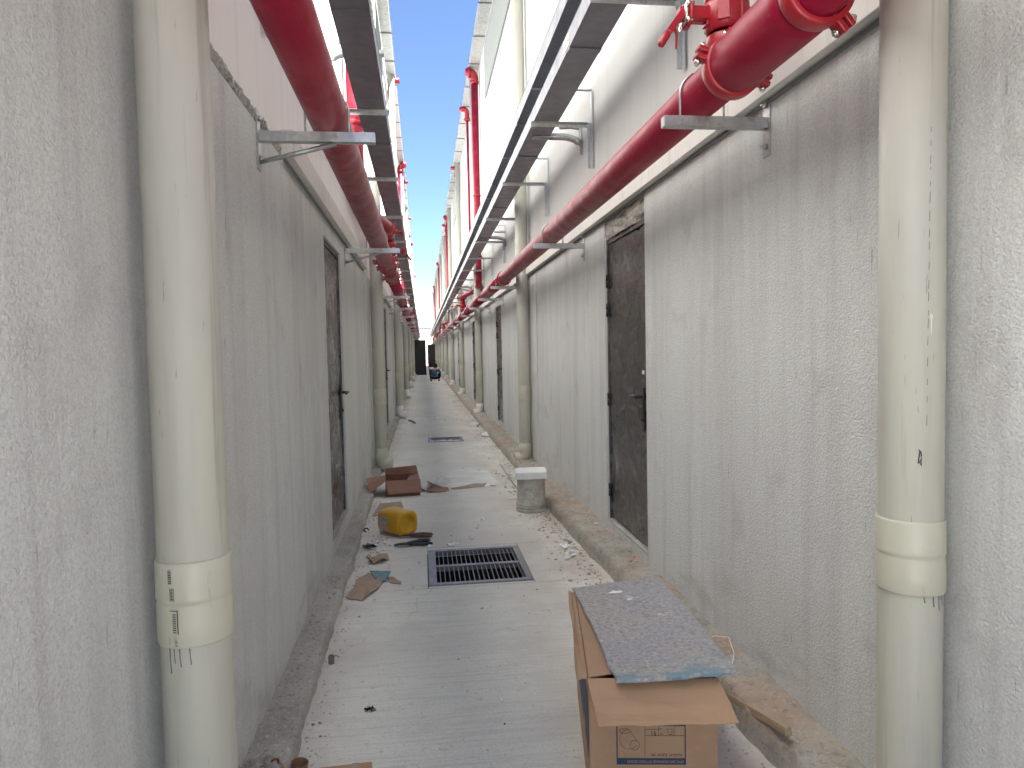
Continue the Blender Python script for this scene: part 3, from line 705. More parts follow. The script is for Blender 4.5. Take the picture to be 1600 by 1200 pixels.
# slimmer red pipes with a head near the eaves
for i, (x, y, s) in enumerate(((1.30, 18.4, 1), (1.30, 35.0, 1), (1.30, 24.2, 1), (-.56, 16.6, -1), (-.56, 26.2, -1), (-.56, 33.2, -1))):
    lab = ['thin red pipe just beyond the tall red riser on the right upper wall', 'far thin red pipe on the right upper wall', 'short red pipe head beside the cream downpipe under the right gutter', 'nearest red pipe head under the left gutter, beside the sky', 'red pipe head under the left gutter, second from the camera', 'farthest thin red pipe under the left gutter'][i]
    t = thing('drain_riser', lab, 'pipe', (x, y, 0), 0, 'slim red pipes up to the gutters')
    m = MB(); m.tube([(0, 0, 3.7 if i in (0, 1, 3, 5) else 6.9), (0, 0, ZT - .3)], .032, 12); m.build('pipe', 'red', t)
    m = MB(); h_ = -s; m.tube([(0, 0, ZT - .34), (0, 0, ZT - .2)] + bend((0, 0, ZT - .18), (0, 0, ZT - .06), (h_ * .1, 0, ZT - .06), 4) + [(h_ * .2, 0, ZT - .06)], .062, 12)
    m.lathe([(.05, -.03), (.088, -.03), (.088, .03), (.05, .03)], 12, Matrix.Translation((0, 0, ZT - .32))); m.build('head_elbow', 'red_cast', t)

# ================================================================ PIPE BRACKETS
def bracket(side, y, label, group, zt, xp, rp, tip, brace, near):
    """slotted channel arm on a wall plate, U-bolt over the pipe; origin at the wall face"""
    xw = LX if side < 0 else RX; t = thing('pipe_bracket', label, 'bracket', (xw, y, zt), 0, group); i_ = -side   # arm points into the alley
    L_ = abs(tip - xw)
    def bx(m, a, c, y0, y1, z0, z1): m.box(min(i_ * a, i_ * c), max(i_ * a, i_ * c), y0, y1, z0, z1)
    m = MB()
    bx(m, .008, L_, -.0205, -.018, -.041, 0); bx(m, .008, L_, .018, .0205, -.041, 0); bx(m, .008, L_, -.0178, .0178, -.0405, -.038)
    bx(m, .008, L_, -.0178, -.010, -.0025, -.0003); bx(m, .008, L_, .010, .0178, -.0025, -.0003); bx(m, L_ + .0003, L_ + .002, -.0203, .0203, -.0408, -.001)
    m.build('arm', 'galv', t)
    m = MB(); bx(m, .001, .007, -.03, .03, -.15 if not brace else -.16, .09 if brace else .07); m.build('wall_plate', 'galv', t, bevel=.001)
    for zz in (.055, -.11):
        b = MB(); b.tube([(i_ * .007, 0, zz), (i_ * .03, 0, zz)], .006, 8); b.tube([(i_ * .008, 0, zz), (i_ * .018, 0, zz)], .012, 6); b.build('anchor_bolt', 'galv', t)
    if brace:
        m = MB(); m.tube([(i_ * .006, 0, -.125), (i_ * .32, 0, -.045)], .0105, 4); m.build('brace', 'galv', t)
    m = MB(); xl = (xp - xw); c = rp + .006
    pts = [(xl - c, 0, -.03), (xl - c, 0, rp)] + [(xl - c * math.cos(a), 0, rp + c * math.sin(a)) for a in [math.pi * k / 14 for k in range(1, 14)]] + [(xl + c, 0, rp), (xl + c, 0, -.03)]
    m.tube(pts, .005, 8); m.build('u_bolt', 'galv', t)
    return t
def series(side, ys_, **kw):
    protos = None; sdn = 'left' if side < 0 else 'right'
    for i, y in enumerate(ys_):
        if i == 0: lab = 'nearest galvanised %sbracket under the %s red pipe' % ('braced ' if side < 0 else '', sdn)
        elif i < 6: lab = '%s galvanised bracket from the camera under the %s red pipe' % (ORD[i], sdn)
        else: lab = 'small distant galvanised bracket under the %s red pipe, beyond the sixth one' % sdn
        if i == 0: protos = bracket(side, y, lab, 'galvanised brackets carrying the %s red pipe' % sdn, near=True, **kw)
        else:
            o = copy_tree(protos); o.location = (protos.location.x, y, protos.location.z); o['label'] = lab
BR = [2.72, 5.96, 9.9 - .1, 12.0, 14.4, 17.4] + [20.6 + 3.3 * i for i in range(18)]
BL = [3.09, 6.39, 11.6, 14.6] + [17.8 + 3.3 * i for i in range(18)]
series(1, BR, zt=RPZ - RPR, xp=RPX, rp=RPR, tip=.965, brace=False)
series(-1, BL, zt=LPZ - LPR, xp=LPX, rp=LPR, tip=-.178, brace=True)

# ================================================================ CABLE TRAYS
def tray(label, x0, x1, z, h, open_side, first, step, group):
    t = thing('cable_tray', label, 'cable tray', (0, 0, 0), 0, group)
    y = first; i = 0
    while y < Y1 - 2:
        e = min(y + step, Y1 - 1); m = MB()
        m.box(x0, x1, y + .005, e - .005, z, z + .002); m.box(x0, x0 + .002, y + .003, e - .003, z + .0025, z + h); m.box(x1 - .002, x1, y + .003, e - .003, z + .0025, z + h)
        m.box(x0 - .002, x0 + .012, y + .003, e - .003, z + h + .0005, z + h + .0025); m.box(x1 - .012, x1 + .002, y + .003, e - .003, z + h + .0005, z + h + .0025)
        m.box(x0 + .013, x1 - .013, y + .004, e - .004, z + h - .003, z + h)      # lid
        m.box(x0 + .001, x1 - .001, e - .075, e - .012, z - .0075, z - .0006)       # pressed joint strap
        s_ = m.build('tray_section', 'tray', t)
        for xs, d in ((x0, -1), (x1, 1)):
            p = MB(); p.box(min(xs + d * .0005, xs + d * .003), max(xs + d * .0005, xs + d * .003), e - .07, e + .07, z + .02, z + h - .015)
            for dy_ in (-.05, -.02, .02, .05): p.tube([(xs + d * .003, e + dy_, z + h * .5), (xs + d * .012, e + dy_, z + h * .5)], .006, 6)
            if y < 40: p.build('splice_plate', 'bolt', s_)
        if 0:
            pass
        y = e; i += 1
    return t
ZTR = 3.325; ZTL = 3.285
tray('lower grey cable tray running along the right wall, dark underside towards the viewer', .925, 1.125, ZTR, .105, -1, -.4, 2.36, 'grey cable trays')
tray('upper grey cable tray on the right, just above the lower one', .912, 1.112, ZTR + .26, .11, -1, -1.3 + .8, 2.36, 'grey cable trays')
tray('single grey cable tray running along the left side above the red pipe', -.425, -.225, ZTL, .105, 1, -.85, 2.36, 'grey cable trays')
def tray_bracket(side, y, label, z, double, tip):
    xw = LX if side < 0 else RX; t = thing('tray_bracket', label, 'bracket', (xw, y, z), 0, 'angle brackets under the %s cable tray' % ('left' if side < 0 else 'right')); i_ = -side
    L_ = abs(tip - xw)
    def bx(m, a, c, y0, y1, z0, z1): m.box(min(i_ * a, i_ * c), max(i_ * a, i_ * c), y0, y1, z0, z1)
    m = MB(); bx(m, .0355, L_, -.02, .02, -.0065, -.0035); bx(m, .0355, L_, .017, .02, -.035, -.007); m.build('arm', 'galv', t)
    m = MB(); bx(m, -.005, -.001, -.02, .02, -.35, -.0035) if 0 else None
    bx(m, .003, .007, -.02, .02, -.36, .02); bx(m, .0075, .035, .017, .02, -.36, .0); m.build('wall_leg', 'galv', t)
    if double:
        m = MB(); bx(m, .008, L_, -.02, .02, .252, .2555); bx(m, .001, .0075, -.02, .02, .021, .265); m.build('upper_arm', 'galv', t)
    return t
pr = None
for i in range(40):
    y = 1.61 + 2.005 * i
    lab = '%s angle bracket under the right cable tray, counting from the camera' % ORD[i - 1] if 1 <= i < 7 else ('angle bracket under the right cable tray above the camera, out of view' if i == 0 else 'small distant angle bracket under the right cable tray, beyond the sixth one')
    if pr is None: pr = tray_bracket(1, y, lab, ZTR, True, .905)
    else: o = copy_tree(pr); o.location = (RX, y, ZTR); o['label'] = lab
pr = None
for i in range(40):
    y = 1.31 + 2.0 * i
    lab = '%s angle bracket under the left cable tray, counting from the camera' % ORD[i - 1] if 1 <= i < 7 else ('angle bracket under the left cable tray above the camera, out of view' if i == 0 else 'small distant angle bracket under the left cable tray, beyond the sixth one')
    if pr is None: pr = tray_bracket(-1, y, lab, ZTL, False, -.195)
    else: o = copy_tree(pr); o.location = (LX, y, ZTL); o['label'] = lab
# conduit elbows coming out of the upper walls
for i, (s, y, z) in enumerate(((1, 6.02, 3.30), (1, 11.55, 3.34), (1, 21, 3.34), (-1, 5.78, 3.85))):
    xw = LX if s < 0 else RX; h_ = -s
    lab = ['nearest grey conduit elbow leaving the right wall behind the cable tray', 'second grey conduit elbow on the right wall, beyond the first tray brackets', 'far grey conduit elbow on the right wall', 'grey conduit stub leaving the left wall between the red pipe and the tray'][i]
    t = thing('conduit_elbow', lab, 'conduit', (xw, y, z), 0, 'grey conduit elbows on the walls')
    m = MB(); m.tube([(h_ * .0, 0, -.02), (h_ * .03, 0, -.01)] + bend((h_ * .04, 0, 0), (h_ * .10, 0, .03), (h_ * .16, 0, .03), 6) + [(h_ * .42, 0, .03)], .030, 18); m.build('conduit', 'galv', t)
    m = MB(); m.box(min(h_ * -.008, h_ * .0), max(h_ * -.008, h_ * .0), -.012, .012, -.12, .12)
    m.tube([(h_ * .004, 0, -.11), (h_ * .012, 0, .10)], .006, 8); m.build('clamp', 'galv', t)
    m = MB(); m.tube([(h_ * .0, .05, .12), (h_ * .06, .05, .13), (h_ * .18, .05, .125)], .018, 12); m.build('upper_pipe', 'galv', t)

# ================================================================ DRAIN GRATES
def grate(i, x0, x1, y0, y1, two):
    t = thing('drain_grate', ['two-row steel drain grate with dark slots in the middle of the alley floor', 'second drain grate farther down the alley, half covered with dirt'][i], 'drain grate', ((x0 + x1) / 2, (y0 + y1) / 2, 0), 0, 'drain grates')
    hx, hy = (x1 - x0) / 2 - .004, (y1 - y0) / 2 - .004; m = MB(); a = .042; rnd = random.Random(i)
    m.box(-hx, hx, -hy, -hy + a, -.03, .008); m.box(-hx, hx, hy - a, hy, -.03, .008); m.box(-hx, -hx + a + .012, -hy + a + .0005, hy - a - .0005, -.03, .0075); m.box(hx - a, hx, -hy + a + .0005, hy - a - .0005, -.03, .0075)
    m.box(-hx + a + .0125, hx - a - .0005, -.022, .022, -.03, .007); m.build('frame', 'grate', t, bevel=.002)
    n = 18
    for k in range(n):
        for r_ in (0, 1):
            b = MB(); x = -hx + a + .035 + (2 * hx - 2 * a - .05) * k / (n - 1); q = Matrix.Translation((x, 0, -.012)) @ Matrix.Rotation(R(rnd.uniform(-4, 4)), 4, 'Y')
            if r_ == 0: b.box(-.0024, .0024, -hy + a + .001, -.0225, -.004, .014, q)
            else: b.box(-.0024, .0024, .0225, hy - a - .001, -.004, .014, q)
            b.build('bar', 'grate', t)
    p = MB(); d = .45
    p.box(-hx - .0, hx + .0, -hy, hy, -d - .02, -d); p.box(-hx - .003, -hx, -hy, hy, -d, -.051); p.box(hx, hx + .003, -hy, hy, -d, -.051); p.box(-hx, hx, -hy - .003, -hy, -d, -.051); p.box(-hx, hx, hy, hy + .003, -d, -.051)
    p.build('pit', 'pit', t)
    if i:
        c = MB(); vs = []; nn = 26
        for a_ in range(nn + 1):
            for b_ in range(8):
                x = -hx + 2 * hx * a_ / nn; y = -hy + (hy * .62) * b_ / 7
                vs.append((x, y, .006 + .012 * nz(x * 14, y * 14)))
        c.add(vs, [(p_ * 8 + q_, (p_ + 1) * 8 + q_, (p_ + 1) * 8 + q_ + 1, p_ * 8 + q_ + 1) for p_ in range(nn) for q_ in range(7)], True)
        tag(c.build('dirt_cover', 'floor', t), 'caked cement dirt over the near half')
grate(0, *GR[0], True); grate(1, *GR[1], True)

# ================================================================ LARGE CARTON AND BOARD
bxo = thing('cardboard_box', 'large brown cardboard box in the right foreground with upside-down printed label and hanging flap', 'cardboard box', (.5, 2.155, 0), R(-9.5))
BW, BD, BH, TH = .405, .82, .452, .005
m = MB(); m.box(0, BW, 0, TH, 0, BH); m.box(0, BW, BD - TH, BD, 0, BH); m.box(0, TH, TH + .0002, BD - TH - .0002, 0, BH); m.box(BW - TH, BW, TH + .0002, BD - TH - .0002, 0, BH); m.box(TH, BW - TH, TH, BD - TH, .001, .006)
m.build('body', 'card', bxo, bevel=.0015)
def flap(poly3, name='flap', th=.004, n=12, wave=.006, seed=0, mt='card', parent=None):
    """bilinear curved sheet between four corners a,b (hinge) and c,d (free edge)"""
    a, b, c, d = [Vector(q) for q in poly3]; nrm = (b - a).cross(d - a).normalized(); vs = []; k = n + 1
    for lay in (0, 1):
        for i in range(k):
            for j in range(k):
                u, v = i / n, j / n; q = a.lerp(b, u).lerp(d.lerp(c, u), v)
                q = q + nrm * (wave * v * nz(u * 3 + seed, v * 3, seed) * 2 + .35 * wave * nz(u * 9, v * 7, seed) * v) + nrm * th * lay
                vs.append(q)
    fs = []
    o = k * k
    for i in range(n):
        for j in range(n):
            p = i * k + j; fs.append((p, p + 1, p + k + 1, p + k)); fs.append((o + p, o + p + k, o + p + k + 1, o + p + 1))
    for i in range(n):
        for (p, q) in ((i * k, (i + 1) * k), ((i + 1) * k + n, i * k + n), (i + 1, i), (n * k + i, n * k + i + 1)):
            fs.append((p, q, q + o, p + o))
    mb = MB(); mb.add(vs, fs, False); ob = mb.build(name, mt, parent); return ob
# front flap folded over and hanging out towards the viewer, left flap hanging inwards/out, back flap under the board
flap([(-.005, -.003, BH + .002), (BW + .004, -.003, BH + .002), (BW + .035, -.125, BH - .075), (.02, -.135, BH - .085)], parent=bxo, seed=3, wave=.010)
flap([(-.004, .80, BH), (-.004, .01, BH), (-.035, .02, BH - .012), (-.03, .80, BH + .01)], parent=bxo, seed=5, wave=.01, n=8)
flap([(.004, .01, BH + .001), (.004, .80, BH + .001), (.16, .76, BH + .004), (.16, .06, BH + .004)], parent=bxo, seed=6, wave=.002, n=8)
flap([(BW, .01, BH), (BW, .80, BH), (BW + .04, .80, BH - .17), (BW + .03, .03, BH - .18)], parent=bxo, seed=8, wave=.01, n=8)
# label on the front face (drawn upside down: the carton stands on its head)
pr = MB(); LX0, LX1, LZ0, LZ1 = .085, .305, .172, .302
def ln(x0, x1, z0, z1): pr.box(x0, x1, -.0011, -.0003, z0, z1)
T_ = .0035
ln(LX0, LX0 + T_, LZ0, LZ1); ln(LX1 - T_, LX1, LZ0, LZ1); ln(LX0 + T_ + .0001, LX1 - T_ - .0001, LZ1 - .004, LZ1)
ln(LX0 + T_ + .0001, LX1 - T_ - .0001, LZ0, LZ0 + .021)
t_ = .0012
pr2 = MB()
def ln2(x0, x1, z0, z1): pr2.box(x0, x1, -.0010, -.0002, z0, z1)
ln2(.175, .175 + t_, LZ0 + .022, LZ1 - .005); ln2(.1765, .300, .266, .267); ln2(.2185, .2195, .2675, .296); ln2(.2705, .2715, .2675, .296); ln2(.1765, .2184, .287, .288)
up = basis((0, -.0012, 0), (-1, 0, 0), (0, -1, 0))
def put(body, size, xr, zc, store, sx=1.0, align='LEFT'):
    # glyph x runs to -X, glyph y runs to -Z, facing -Y : upside down
    mm = Matrix.Translation((xr, -.0011, zc)) @ Matrix(((-1, 0, 0), (0, 0, -1), (0, -1, 0))).to_4x4()
    vs, fs = text_mesh(body, size, mm, .0003, align, sx); store.add(vs, fs)
put('LSLD50-XY  ELBOW  M/F', .0115, LX1 - .010, .204, pr2, .80)
put('91', .023, .212, .2765, pr2, .8)
put('KG', .007, .233 - .004, .290, pr2); put('PCS', .007, .238 - .006, .273, pr2, .8)
for k in range(3): put(['110x90', 'G.W.: 14.6', 'N.W.: 13.8'][k], .0062, .268, .271 + .0085 * k, pr2, .85)
put('MADE', .006, .262, .3305, pr2) if 0 else None
pts = [(.125 + .030 * math.cos(a), -.0014, .255 + .032 * math.sin(a)) for a in [R(q) for q in range(95, 330, 15)]]
pr2.tube(pts, .0005, 5); pr2.tube([(.143 + .015 * math.cos(R(a)), -.0014, .236 + .016 * math.sin(R(a))) for a in range(0, 360, 20)], .0005, 5, closed=True)
pr2.tube([(.112 + .018 * math.cos(R(a)), -.0014, .282 + .008 * math.sin(R(a))) for a in range(0, 360, 20)], .0005, 5, closed=True); pr2.tube([(.130, -.0014, .282), (.150, -.0014, .250)], .0005, 5)
pr.build('printed_frame', 'ink', bxo); pr2.build('printed_text', 'ink_black', bxo)
pr3 = MB(); put('UPVC DIN DRAINAGE FITTINGS ISO3633', .0125, LX1 - .006, LZ0 + .0105, pr3, .80)
for i_v, v in enumerate(pr3.v): pr3.v[i_v] = (v[0], v[1] - .0006, v[2])
pr3.build('printed_heading', 'card', bxo)
# blue print on the left face
m = MB()
def side_poly(pts): m.add([(-.0012, y, z) for y, z in pts] + [(-.0002, y, z) for y, z in pts], [tuple(range(len(pts)))[::-1], tuple(range(len(pts), 2 * len(pts)))] + [(i, (i + 1) % len(pts), len(pts) + (i + 1) % len(pts), len(pts) + i) for i in range(len(pts))])
side_poly([(.02, .30), (.10, .36), (.62, .36), (.70, .30), (.66, .16), (.30, .16), (.28, .21), (.24, .21), (.22, .16), (.06, .16)])
m.build('side_print', 'ink', bxo)
# the mortar-covered board lying on the carton
bd = MB(); rnd = random.Random(8)
C4 = [(.625, 2.965), (1.03, 3.015), (.965, 2.06), (.572, 2.085)]
cx, cy = .80, 2.53
poly = []
for a, b in zip(C4, C4[1:] + C4[:1]):
    for k in range(16):
        t = k / 16; x = a[0] + (b[0] - a[0]) * t; y = a[1] + (b[1] - a[1]) * t
        poly.append((x - cx + rnd.uniform(-.004, .004), y - cy + rnd.uniform(-.004, .004)))
NN = len(poly); vs = []; rings = [1.0, .985, .8, .6, .4, .2]
for lay in (0, 1):
    for rg in rings:
        for (x, y) in poly:
            px, py = x * rg, y * rg; vs.append((px, py, .004 + lay * (.011 if rg < 1 else .007) + .012 * nz(px * 2.5, py * 2.5, 3) + (.0025 * nz(px * 30, py * 30) if lay else 0)))
    vs.append((0, 0, .004 + .011 * lay))
fs = []; S = len(rings) * NN + 1
for lay in (0, 1):
    for r_ in range(len(rings) - 1):
        for j in range(NN):
            a = lay * S + r_ * NN + j; b = lay * S + r_ * NN + (j + 1) % NN; c = lay * S + (r_ + 1) * NN + (j + 1) % NN; d = lay * S + (r_ + 1) * NN + j
            fs.append((a, b, c, d) if lay == 0 else (a, b, c, d)[::-1] if 0 else ((a, b, c, d) if lay else (d, c, b, a)))
    for j in range(NN):
        a = lay * S + (len(rings) - 1) * NN + j; b = lay * S + (len(rings) - 1) * NN + (j + 1) % NN; fs.append((a, b, lay * S + S - 1))
for j in range(NN): fs.append((j, (j + 1) % NN, S + (j + 1) % NN, S + j))
bd.add(vs, fs, False)
o = bd.build('scrap_board', 'board'); o.location = (cx, cy, .462)
tag(o, 'flat grey-blue board crusted with mortar lying on top of the large cardboard box', 'board')
def chunk(name, loc, sx, sy, sz, mt, label, cat, seed=0, group=None, n=2, rz=0, kind=None, parent=None, rough=.35):
    """angular lump from a noisy low sphere"""
    m = MB(); vs = []; nu, nv = 10, 6
    rows_ = []
    for i in range(nv + 1):
        ph = math.pi * i / nv
        for j in range(nu):
            th = 2 * math.pi * j / nu; d = Vector((math.sin(ph) * math.cos(th), math.sin(ph) * math.sin(th), math.cos(ph)))
            k = 1 + rough * nz(d.x * 2 + seed, d.y * 2 + seed * 1.7, d.z * 2) * 2
            vs.append((d.x * sx * k, d.y * sy * k, (d.z * k) * sz))
    fs = [(i * nu + j, (i + 1) * nu + j, (i + 1) * nu + (j + 1) % nu, i * nu + (j + 1) % nu) for i in range(nv) for j in range(nu)]
    m.add(vs, fs); o = m.build(name, mt); o.location = (loc[0], loc[1], loc[2] + sz * .72); o.rotation_euler = (0, 0, rz)
    tag(o, label, cat, group, kind); return o
chunk('plaster_flake', (.78, 2.84, .478), .028, .014, .004, 'flake', 'larger white plaster flake stuck near the far end of the board', 'plaster flake', 2)
chunk('plaster_flake', (.81, 2.74, .478), .010, .007, .006, 'flake', 'smaller white plaster crumb lying on the board', 'plaster flake', 5)

# ================================================================ THINGS ON THE FLOOR
# brown carton by the left wall
b2 = thing('open_carton', 'open brown carton with a dark red front lying by the left wall', 'cardboard box', (-.42, 7.44, 0), R(3))
m = MB(); W2, D2, H2 = .36, .40, .17
m.box(0, W2, 0, .005, 0, H2); m.box(0, W2, D2 - .005, D2, 0, H2); m.box(0, .005, .0052, D2 - .0052, 0, H2); m.box(W2 - .005, W2, .0052, D2 - .0052, 0, H2); m.box(.005, W2 - .005, .005, D2 - .005, .001, .006)
m.build('body', 'card_red', b2)
flap([(-.002, -.002, H2), (W2 + .005, -.002, H2), (W2 + .012, -.045, H2 - .125), (.03, -.055, H2 - .135)], parent=b2, seed=1, wave=.002, mt='card_pink')
flap([(0, D2 - .02, H2 + .0), (0, -.01, H2), (-.17, -.06, H2 - .115), (-.20, .22, H2 + .0)], parent=b2, seed=2, wave=.003, mt='card_pink')
flap([(W2, D2, H2), (0, D2, H2), (.0, D2 - .02, H2 + .07), (W2 - .02, D2 - .0, H2 + .09)], parent=b2, seed=7, wave=.002, mt='card_pink')
flap([(W2, 0, H2), (W2, D2, H2), (W2 - .10, D2 - .03, H2 - .02), (W2 - .14, .03, H2 - .03)], parent=b2, seed=9, wave=.003, mt='card_pink')
# jerrycan on its side: superellipse sections along its axis
jc = thing('jerrycan', 'yellow plastic jerrycan lying on its side near the left kerb, red cap towards the wall', 'jerrycan', (-.245, 5.90, .105), R(-50))
m = MB(); secs = [(-.165, .035, .035, 0), (-.160, .075, .070, 0), (-.135, .100, .093, 0), (-.10, .108, .100, 0), (-.02, .110, .102, 0), (.08, .110, .102, 0), (.12, .108, .100, 0), (.140, .100, .094, 0), (.147, .088, .083, 0), (.146, .074, .074, 0), (.140, .068, .068, 0), (.108, .058, .058, 0), (.106, .03, .03, 0)]
NS = 32; vs = []
for k_, (x, a, b, zc) in enumerate(secs):
    for j in range(NS):
        t = 2 * math.pi * j / NS; c_, s_ = math.cos(t), math.sin(t); e = .62 if k_ < len(secs) - 4 else 1.0
        yy_ = a * math.copysign(abs(c_) ** e, c_); zz_ = b * math.copysign(abs(s_) ** e, s_)
        dent = 1 - .05 * nz(x * 9, yy_ * 9, zz_ * 9)
        vs.append((x, yy_ * dent, zz_ * dent))
fs = [(i * NS + j, i * NS + (j + 1) % NS, (i + 1) * NS + (j + 1) % NS, (i + 1) * NS + j) for i in range(len(secs) - 1) for j in range(NS)]
fs.append(tuple((len(secs) - 1) * NS + j for j in range(NS))); fs.append(tuple(range(NS))[::-1])
m.add(vs, fs, [True] * (len(fs) - 2) + [False, False]); m.build('body', 'yellow', jc)
m = MB(); m.tube([(-.165, 0, -.03), (-.19, 0, -.03)], .03, 16); m.tube([(-.188, 0, -.03), (-.205, 0, -.03)], .034, 16); m.build('cap', 'cap', jc)
m = MB(); m.tube([(-.150, .02, .04), (-.185, .03, .06), (-.19, .03, .01), (-.16, .02, -.02)], .011, 10)
m.build('handle', 'yellow', jc)
m = MB(); vs = []
for i in range(7):
    for j in range(2): vs.append((-.10 + .115 * j, -.1115 - .001 * math.sin(i / 6 * 3.14), -.062 + .12 * i / 6))
m.add(vs, [(2 * i, 2 * i + 1, 2 * i + 3, 2 * i + 2) for i in range(6)]); m.build('label_sticker', 'label', jc)
# upturned bucket with block of foam
bk = thing('bucket', 'grey mortar-smeared upturned bucket standing against the right kerb', 'bucket', (.985, 6.52, 0))
m = MB(); m.lathe([(.142, 0), (.146, .004), (.146, .022), (.139, .026), (.139, .040), (.145, .044), (.145, .052), (.138, .056), (.138, .085), (.136, .088), (.130, .31), (.124, .318)], 40, capt=True); m.build('shell', 'bucket', bk)
m = MB(); m.lathe([(.1405, .058), (.1425, .060), (.1425, .078), (.1405, .080)], 40); m.build('rim_band', 'bucket', bk)
fo = MB(); k = 14; vs = []; fs = []
def blob_box(mb, sx, sy, sz, n, amp, sd_):
    import itertools
    faces = []
    for ax in range(3):
        for sg in (-1, 1):
            o0 = len(mb.v); vs = []
            for i in range(n + 1):
                for j in range(n + 1):
                    u, v = -1 + 2 * i / n, -1 + 2 * j / n; q = [0, 0, 0]; q[ax] = sg; q[(ax + 1) % 3] = u; q[(ax + 2) % 3] = v
                    p = Vector((q[0] * sx, q[1] * sy, q[2] * sz))
                    rr = .012; inner = Vector((max(-sx + rr, min(sx - rr, p.x)), max(-sy + rr, min(sy - rr, p.y)), max(-sz + rr, min(sz - rr, p.z))))
                    d = p - inner; p = inner + (d.normalized() * rr if d.length > 1e-6 else d)
                    nn_ = nz(p.x * 25 + sd_, p.y * 25, p.z * 25) * amp; vs.append(p + (p.normalized() * nn_))
            fs = [(i * (n + 1) + j, (i + 1) * (n + 1) + j, (i + 1) * (n + 1) + j + 1, i * (n + 1) + j + 1) for i in range(n) for j in range(n)]
            if sg < 0: fs = [q[::-1] for q in fs]
            mb.add(vs, fs, True)
blob_box(fo, .145, .135, .036, 12, .010, 1)
o = fo.build('foam_block', 'foam'); o.location = (.982, 6.50, .353); o.rotation_euler = (R(1), R(-1), R(-7))
tag(o, 'white polystyrene block resting on top of the upturned bucket', 'foam block')

def flat(name, pts, mt, label, cat, th=.004, curl=.02, z=0.002, group=None, n=6, seed=0, parent=None):
    """thin irregular sheet lying on the floor with lifted edges"""
    cx = sum(p[0] for p in pts) / len(pts); cy = sum(p[1] for p in pts) / len(pts); P = []
    for a, b in zip(pts, pts[1:] + pts[:1]):
        for k in range(4):
            t = k / 4; P.append((a[0] + (b[0] - a[0]) * t - cx + .006 * nz(k + seed, a[0] * 9), a[1] + (b[1] - a[1]) * t - cy + .006 * nz(a[1] * 9, k + seed)))
    n_ = len(P); rings = [1, .8, .55, .3]; vs = []
    def zz(x, y, rg): return curl * (rg ** 2) * max(0, nz(x * 7 + seed, y * 7, seed) + .15) + .001
    for lay in (0, 1):
        for rg in rings:
            for x, y in P: vs.append((x * rg, y * rg, z + zz(x, y, rg) + th * lay))
        vs.append((0, 0, z + .001 + th * lay))
    S = len(rings) * n_ + 1; fs = []
    for lay in (0, 1):
        for r_ in range(len(rings) - 1):
            for j in range(n_):
                q = (lay * S + r_ * n_ + j, lay * S + r_ * n_ + (j + 1) % n_, lay * S + (r_ + 1) * n_ + (j + 1) % n_, lay * S + (r_ + 1) * n_ + j); fs.append(q if lay else q[::-1])
        for j in range(n_): fs.append((lay * S + (len(rings) - 1) * n_ + j, lay * S + (len(rings) - 1) * n_ + (j + 1) % n_, lay * S + S - 1))
    for j in range(n_): fs.append((j, (j + 1) % n_, S + (j + 1) % n_, S + j))
    m = MB(); m.add(vs, fs); o = m.build(name, mt); o.location = (cx, cy, 0)
    if parent is None: tag(o, label, cat, group)
    else: o.parent = parent; o.location = (cx - parent.location.x, cy - parent.location.y, 0)
    return o
ct = flat('cardboard_scrap', [(-.506, 4.36), (-.455, 4.72), (-.41, 4.83), (-.32, 4.82), (-.30, 4.60), (-.327, 4.458), (-.401, 4.298)], 'card_old', 'torn cardboard sheet with a teal printed corner by the left kerb', 'cardboard', curl=.035, seed=2)
flat('teal_corner', [(-.395, 4.825), (-.254, 4.80), (-.285, 4.62), (-.335, 4.66)], 'teal', None, None, z=.009, curl=.02, seed=2, parent=ct)
flat('cardboard_scrap', [(-.276, 4.70), (-.243, 4.72), (-.176, 4.617), (-.179, 4.566), (-.246, 4.605)], 'card_old', 'small brown cardboard scrap just right of the teal-cornered sheet', 'cardboard', curl=.03, seed=5)
flat('cardboard_scrap', [(-.446, 5.112), (-.37, 5.276), (-.298, 5.245), (-.279, 5.143), (-.321, 5.072), (-.377, 5.022)], 'card_old', 'curled brown cardboard scrap between the hand cutters and the teal-cornered sheet', 'cardboard', curl=.09, seed=7)
flat('cardboard_scrap', [(-.038, 7.72), (.033, 7.93), (.243, 7.77), (.25, 7.586), (.043, 7.528)], 'card_pink', 'dark-edged cardboard piece on the floor right of the open carton', 'cardboard', curl=.05, seed=1)
flat('cardboard_scrap', [(.275, 7.74), (.503, 7.9), (.689, 7.96), (.647, 7.75), (.28, 7.66)], 'card_old', 'long pinkish cardboard strip in the middle of the alley beyond the bucket', 'cardboard', curl=.015, seed=4)
flat('cardboard_scrap', [(-.50, 6.55), (-.46, 7.1), (-.25, 7.15), (-.22, 6.85), (-.33, 6.6)], 'card_old', 'flat dusty cardboard sheet under the front of the open carton', 'cardboard', curl=.004, seed=9)
flat('plastic_sheet', [(-.10, 7.62), (-.02, 7.9), (.16, 8.25), (.22, 8.15), (.10, 7.85), (.0, 7.6)], 'bag', 'torn translucent white plastic sheet sticking out behind the open carton', 'plastic sheet', curl=.24, seed=3, th=.001)
flat('plastic_sheet', [(1.0, 12.4), (1.05, 12.8), (1.22, 12.75), (1.25, 12.35), (1.1, 12.3)], 'bag', 'white crumpled plastic sheet near the right kerb by the far grate', 'plastic sheet', curl=.10, seed=6, th=.001)
m = MB(); m.tube([(.02, 7.95, .05), (.10, 7.86, .03), (.20, 7.72, .012)], .008, 8); tag(m.build('wooden_stick', 'wood'), 'short stick slanting out behind the open carton', 'stick')
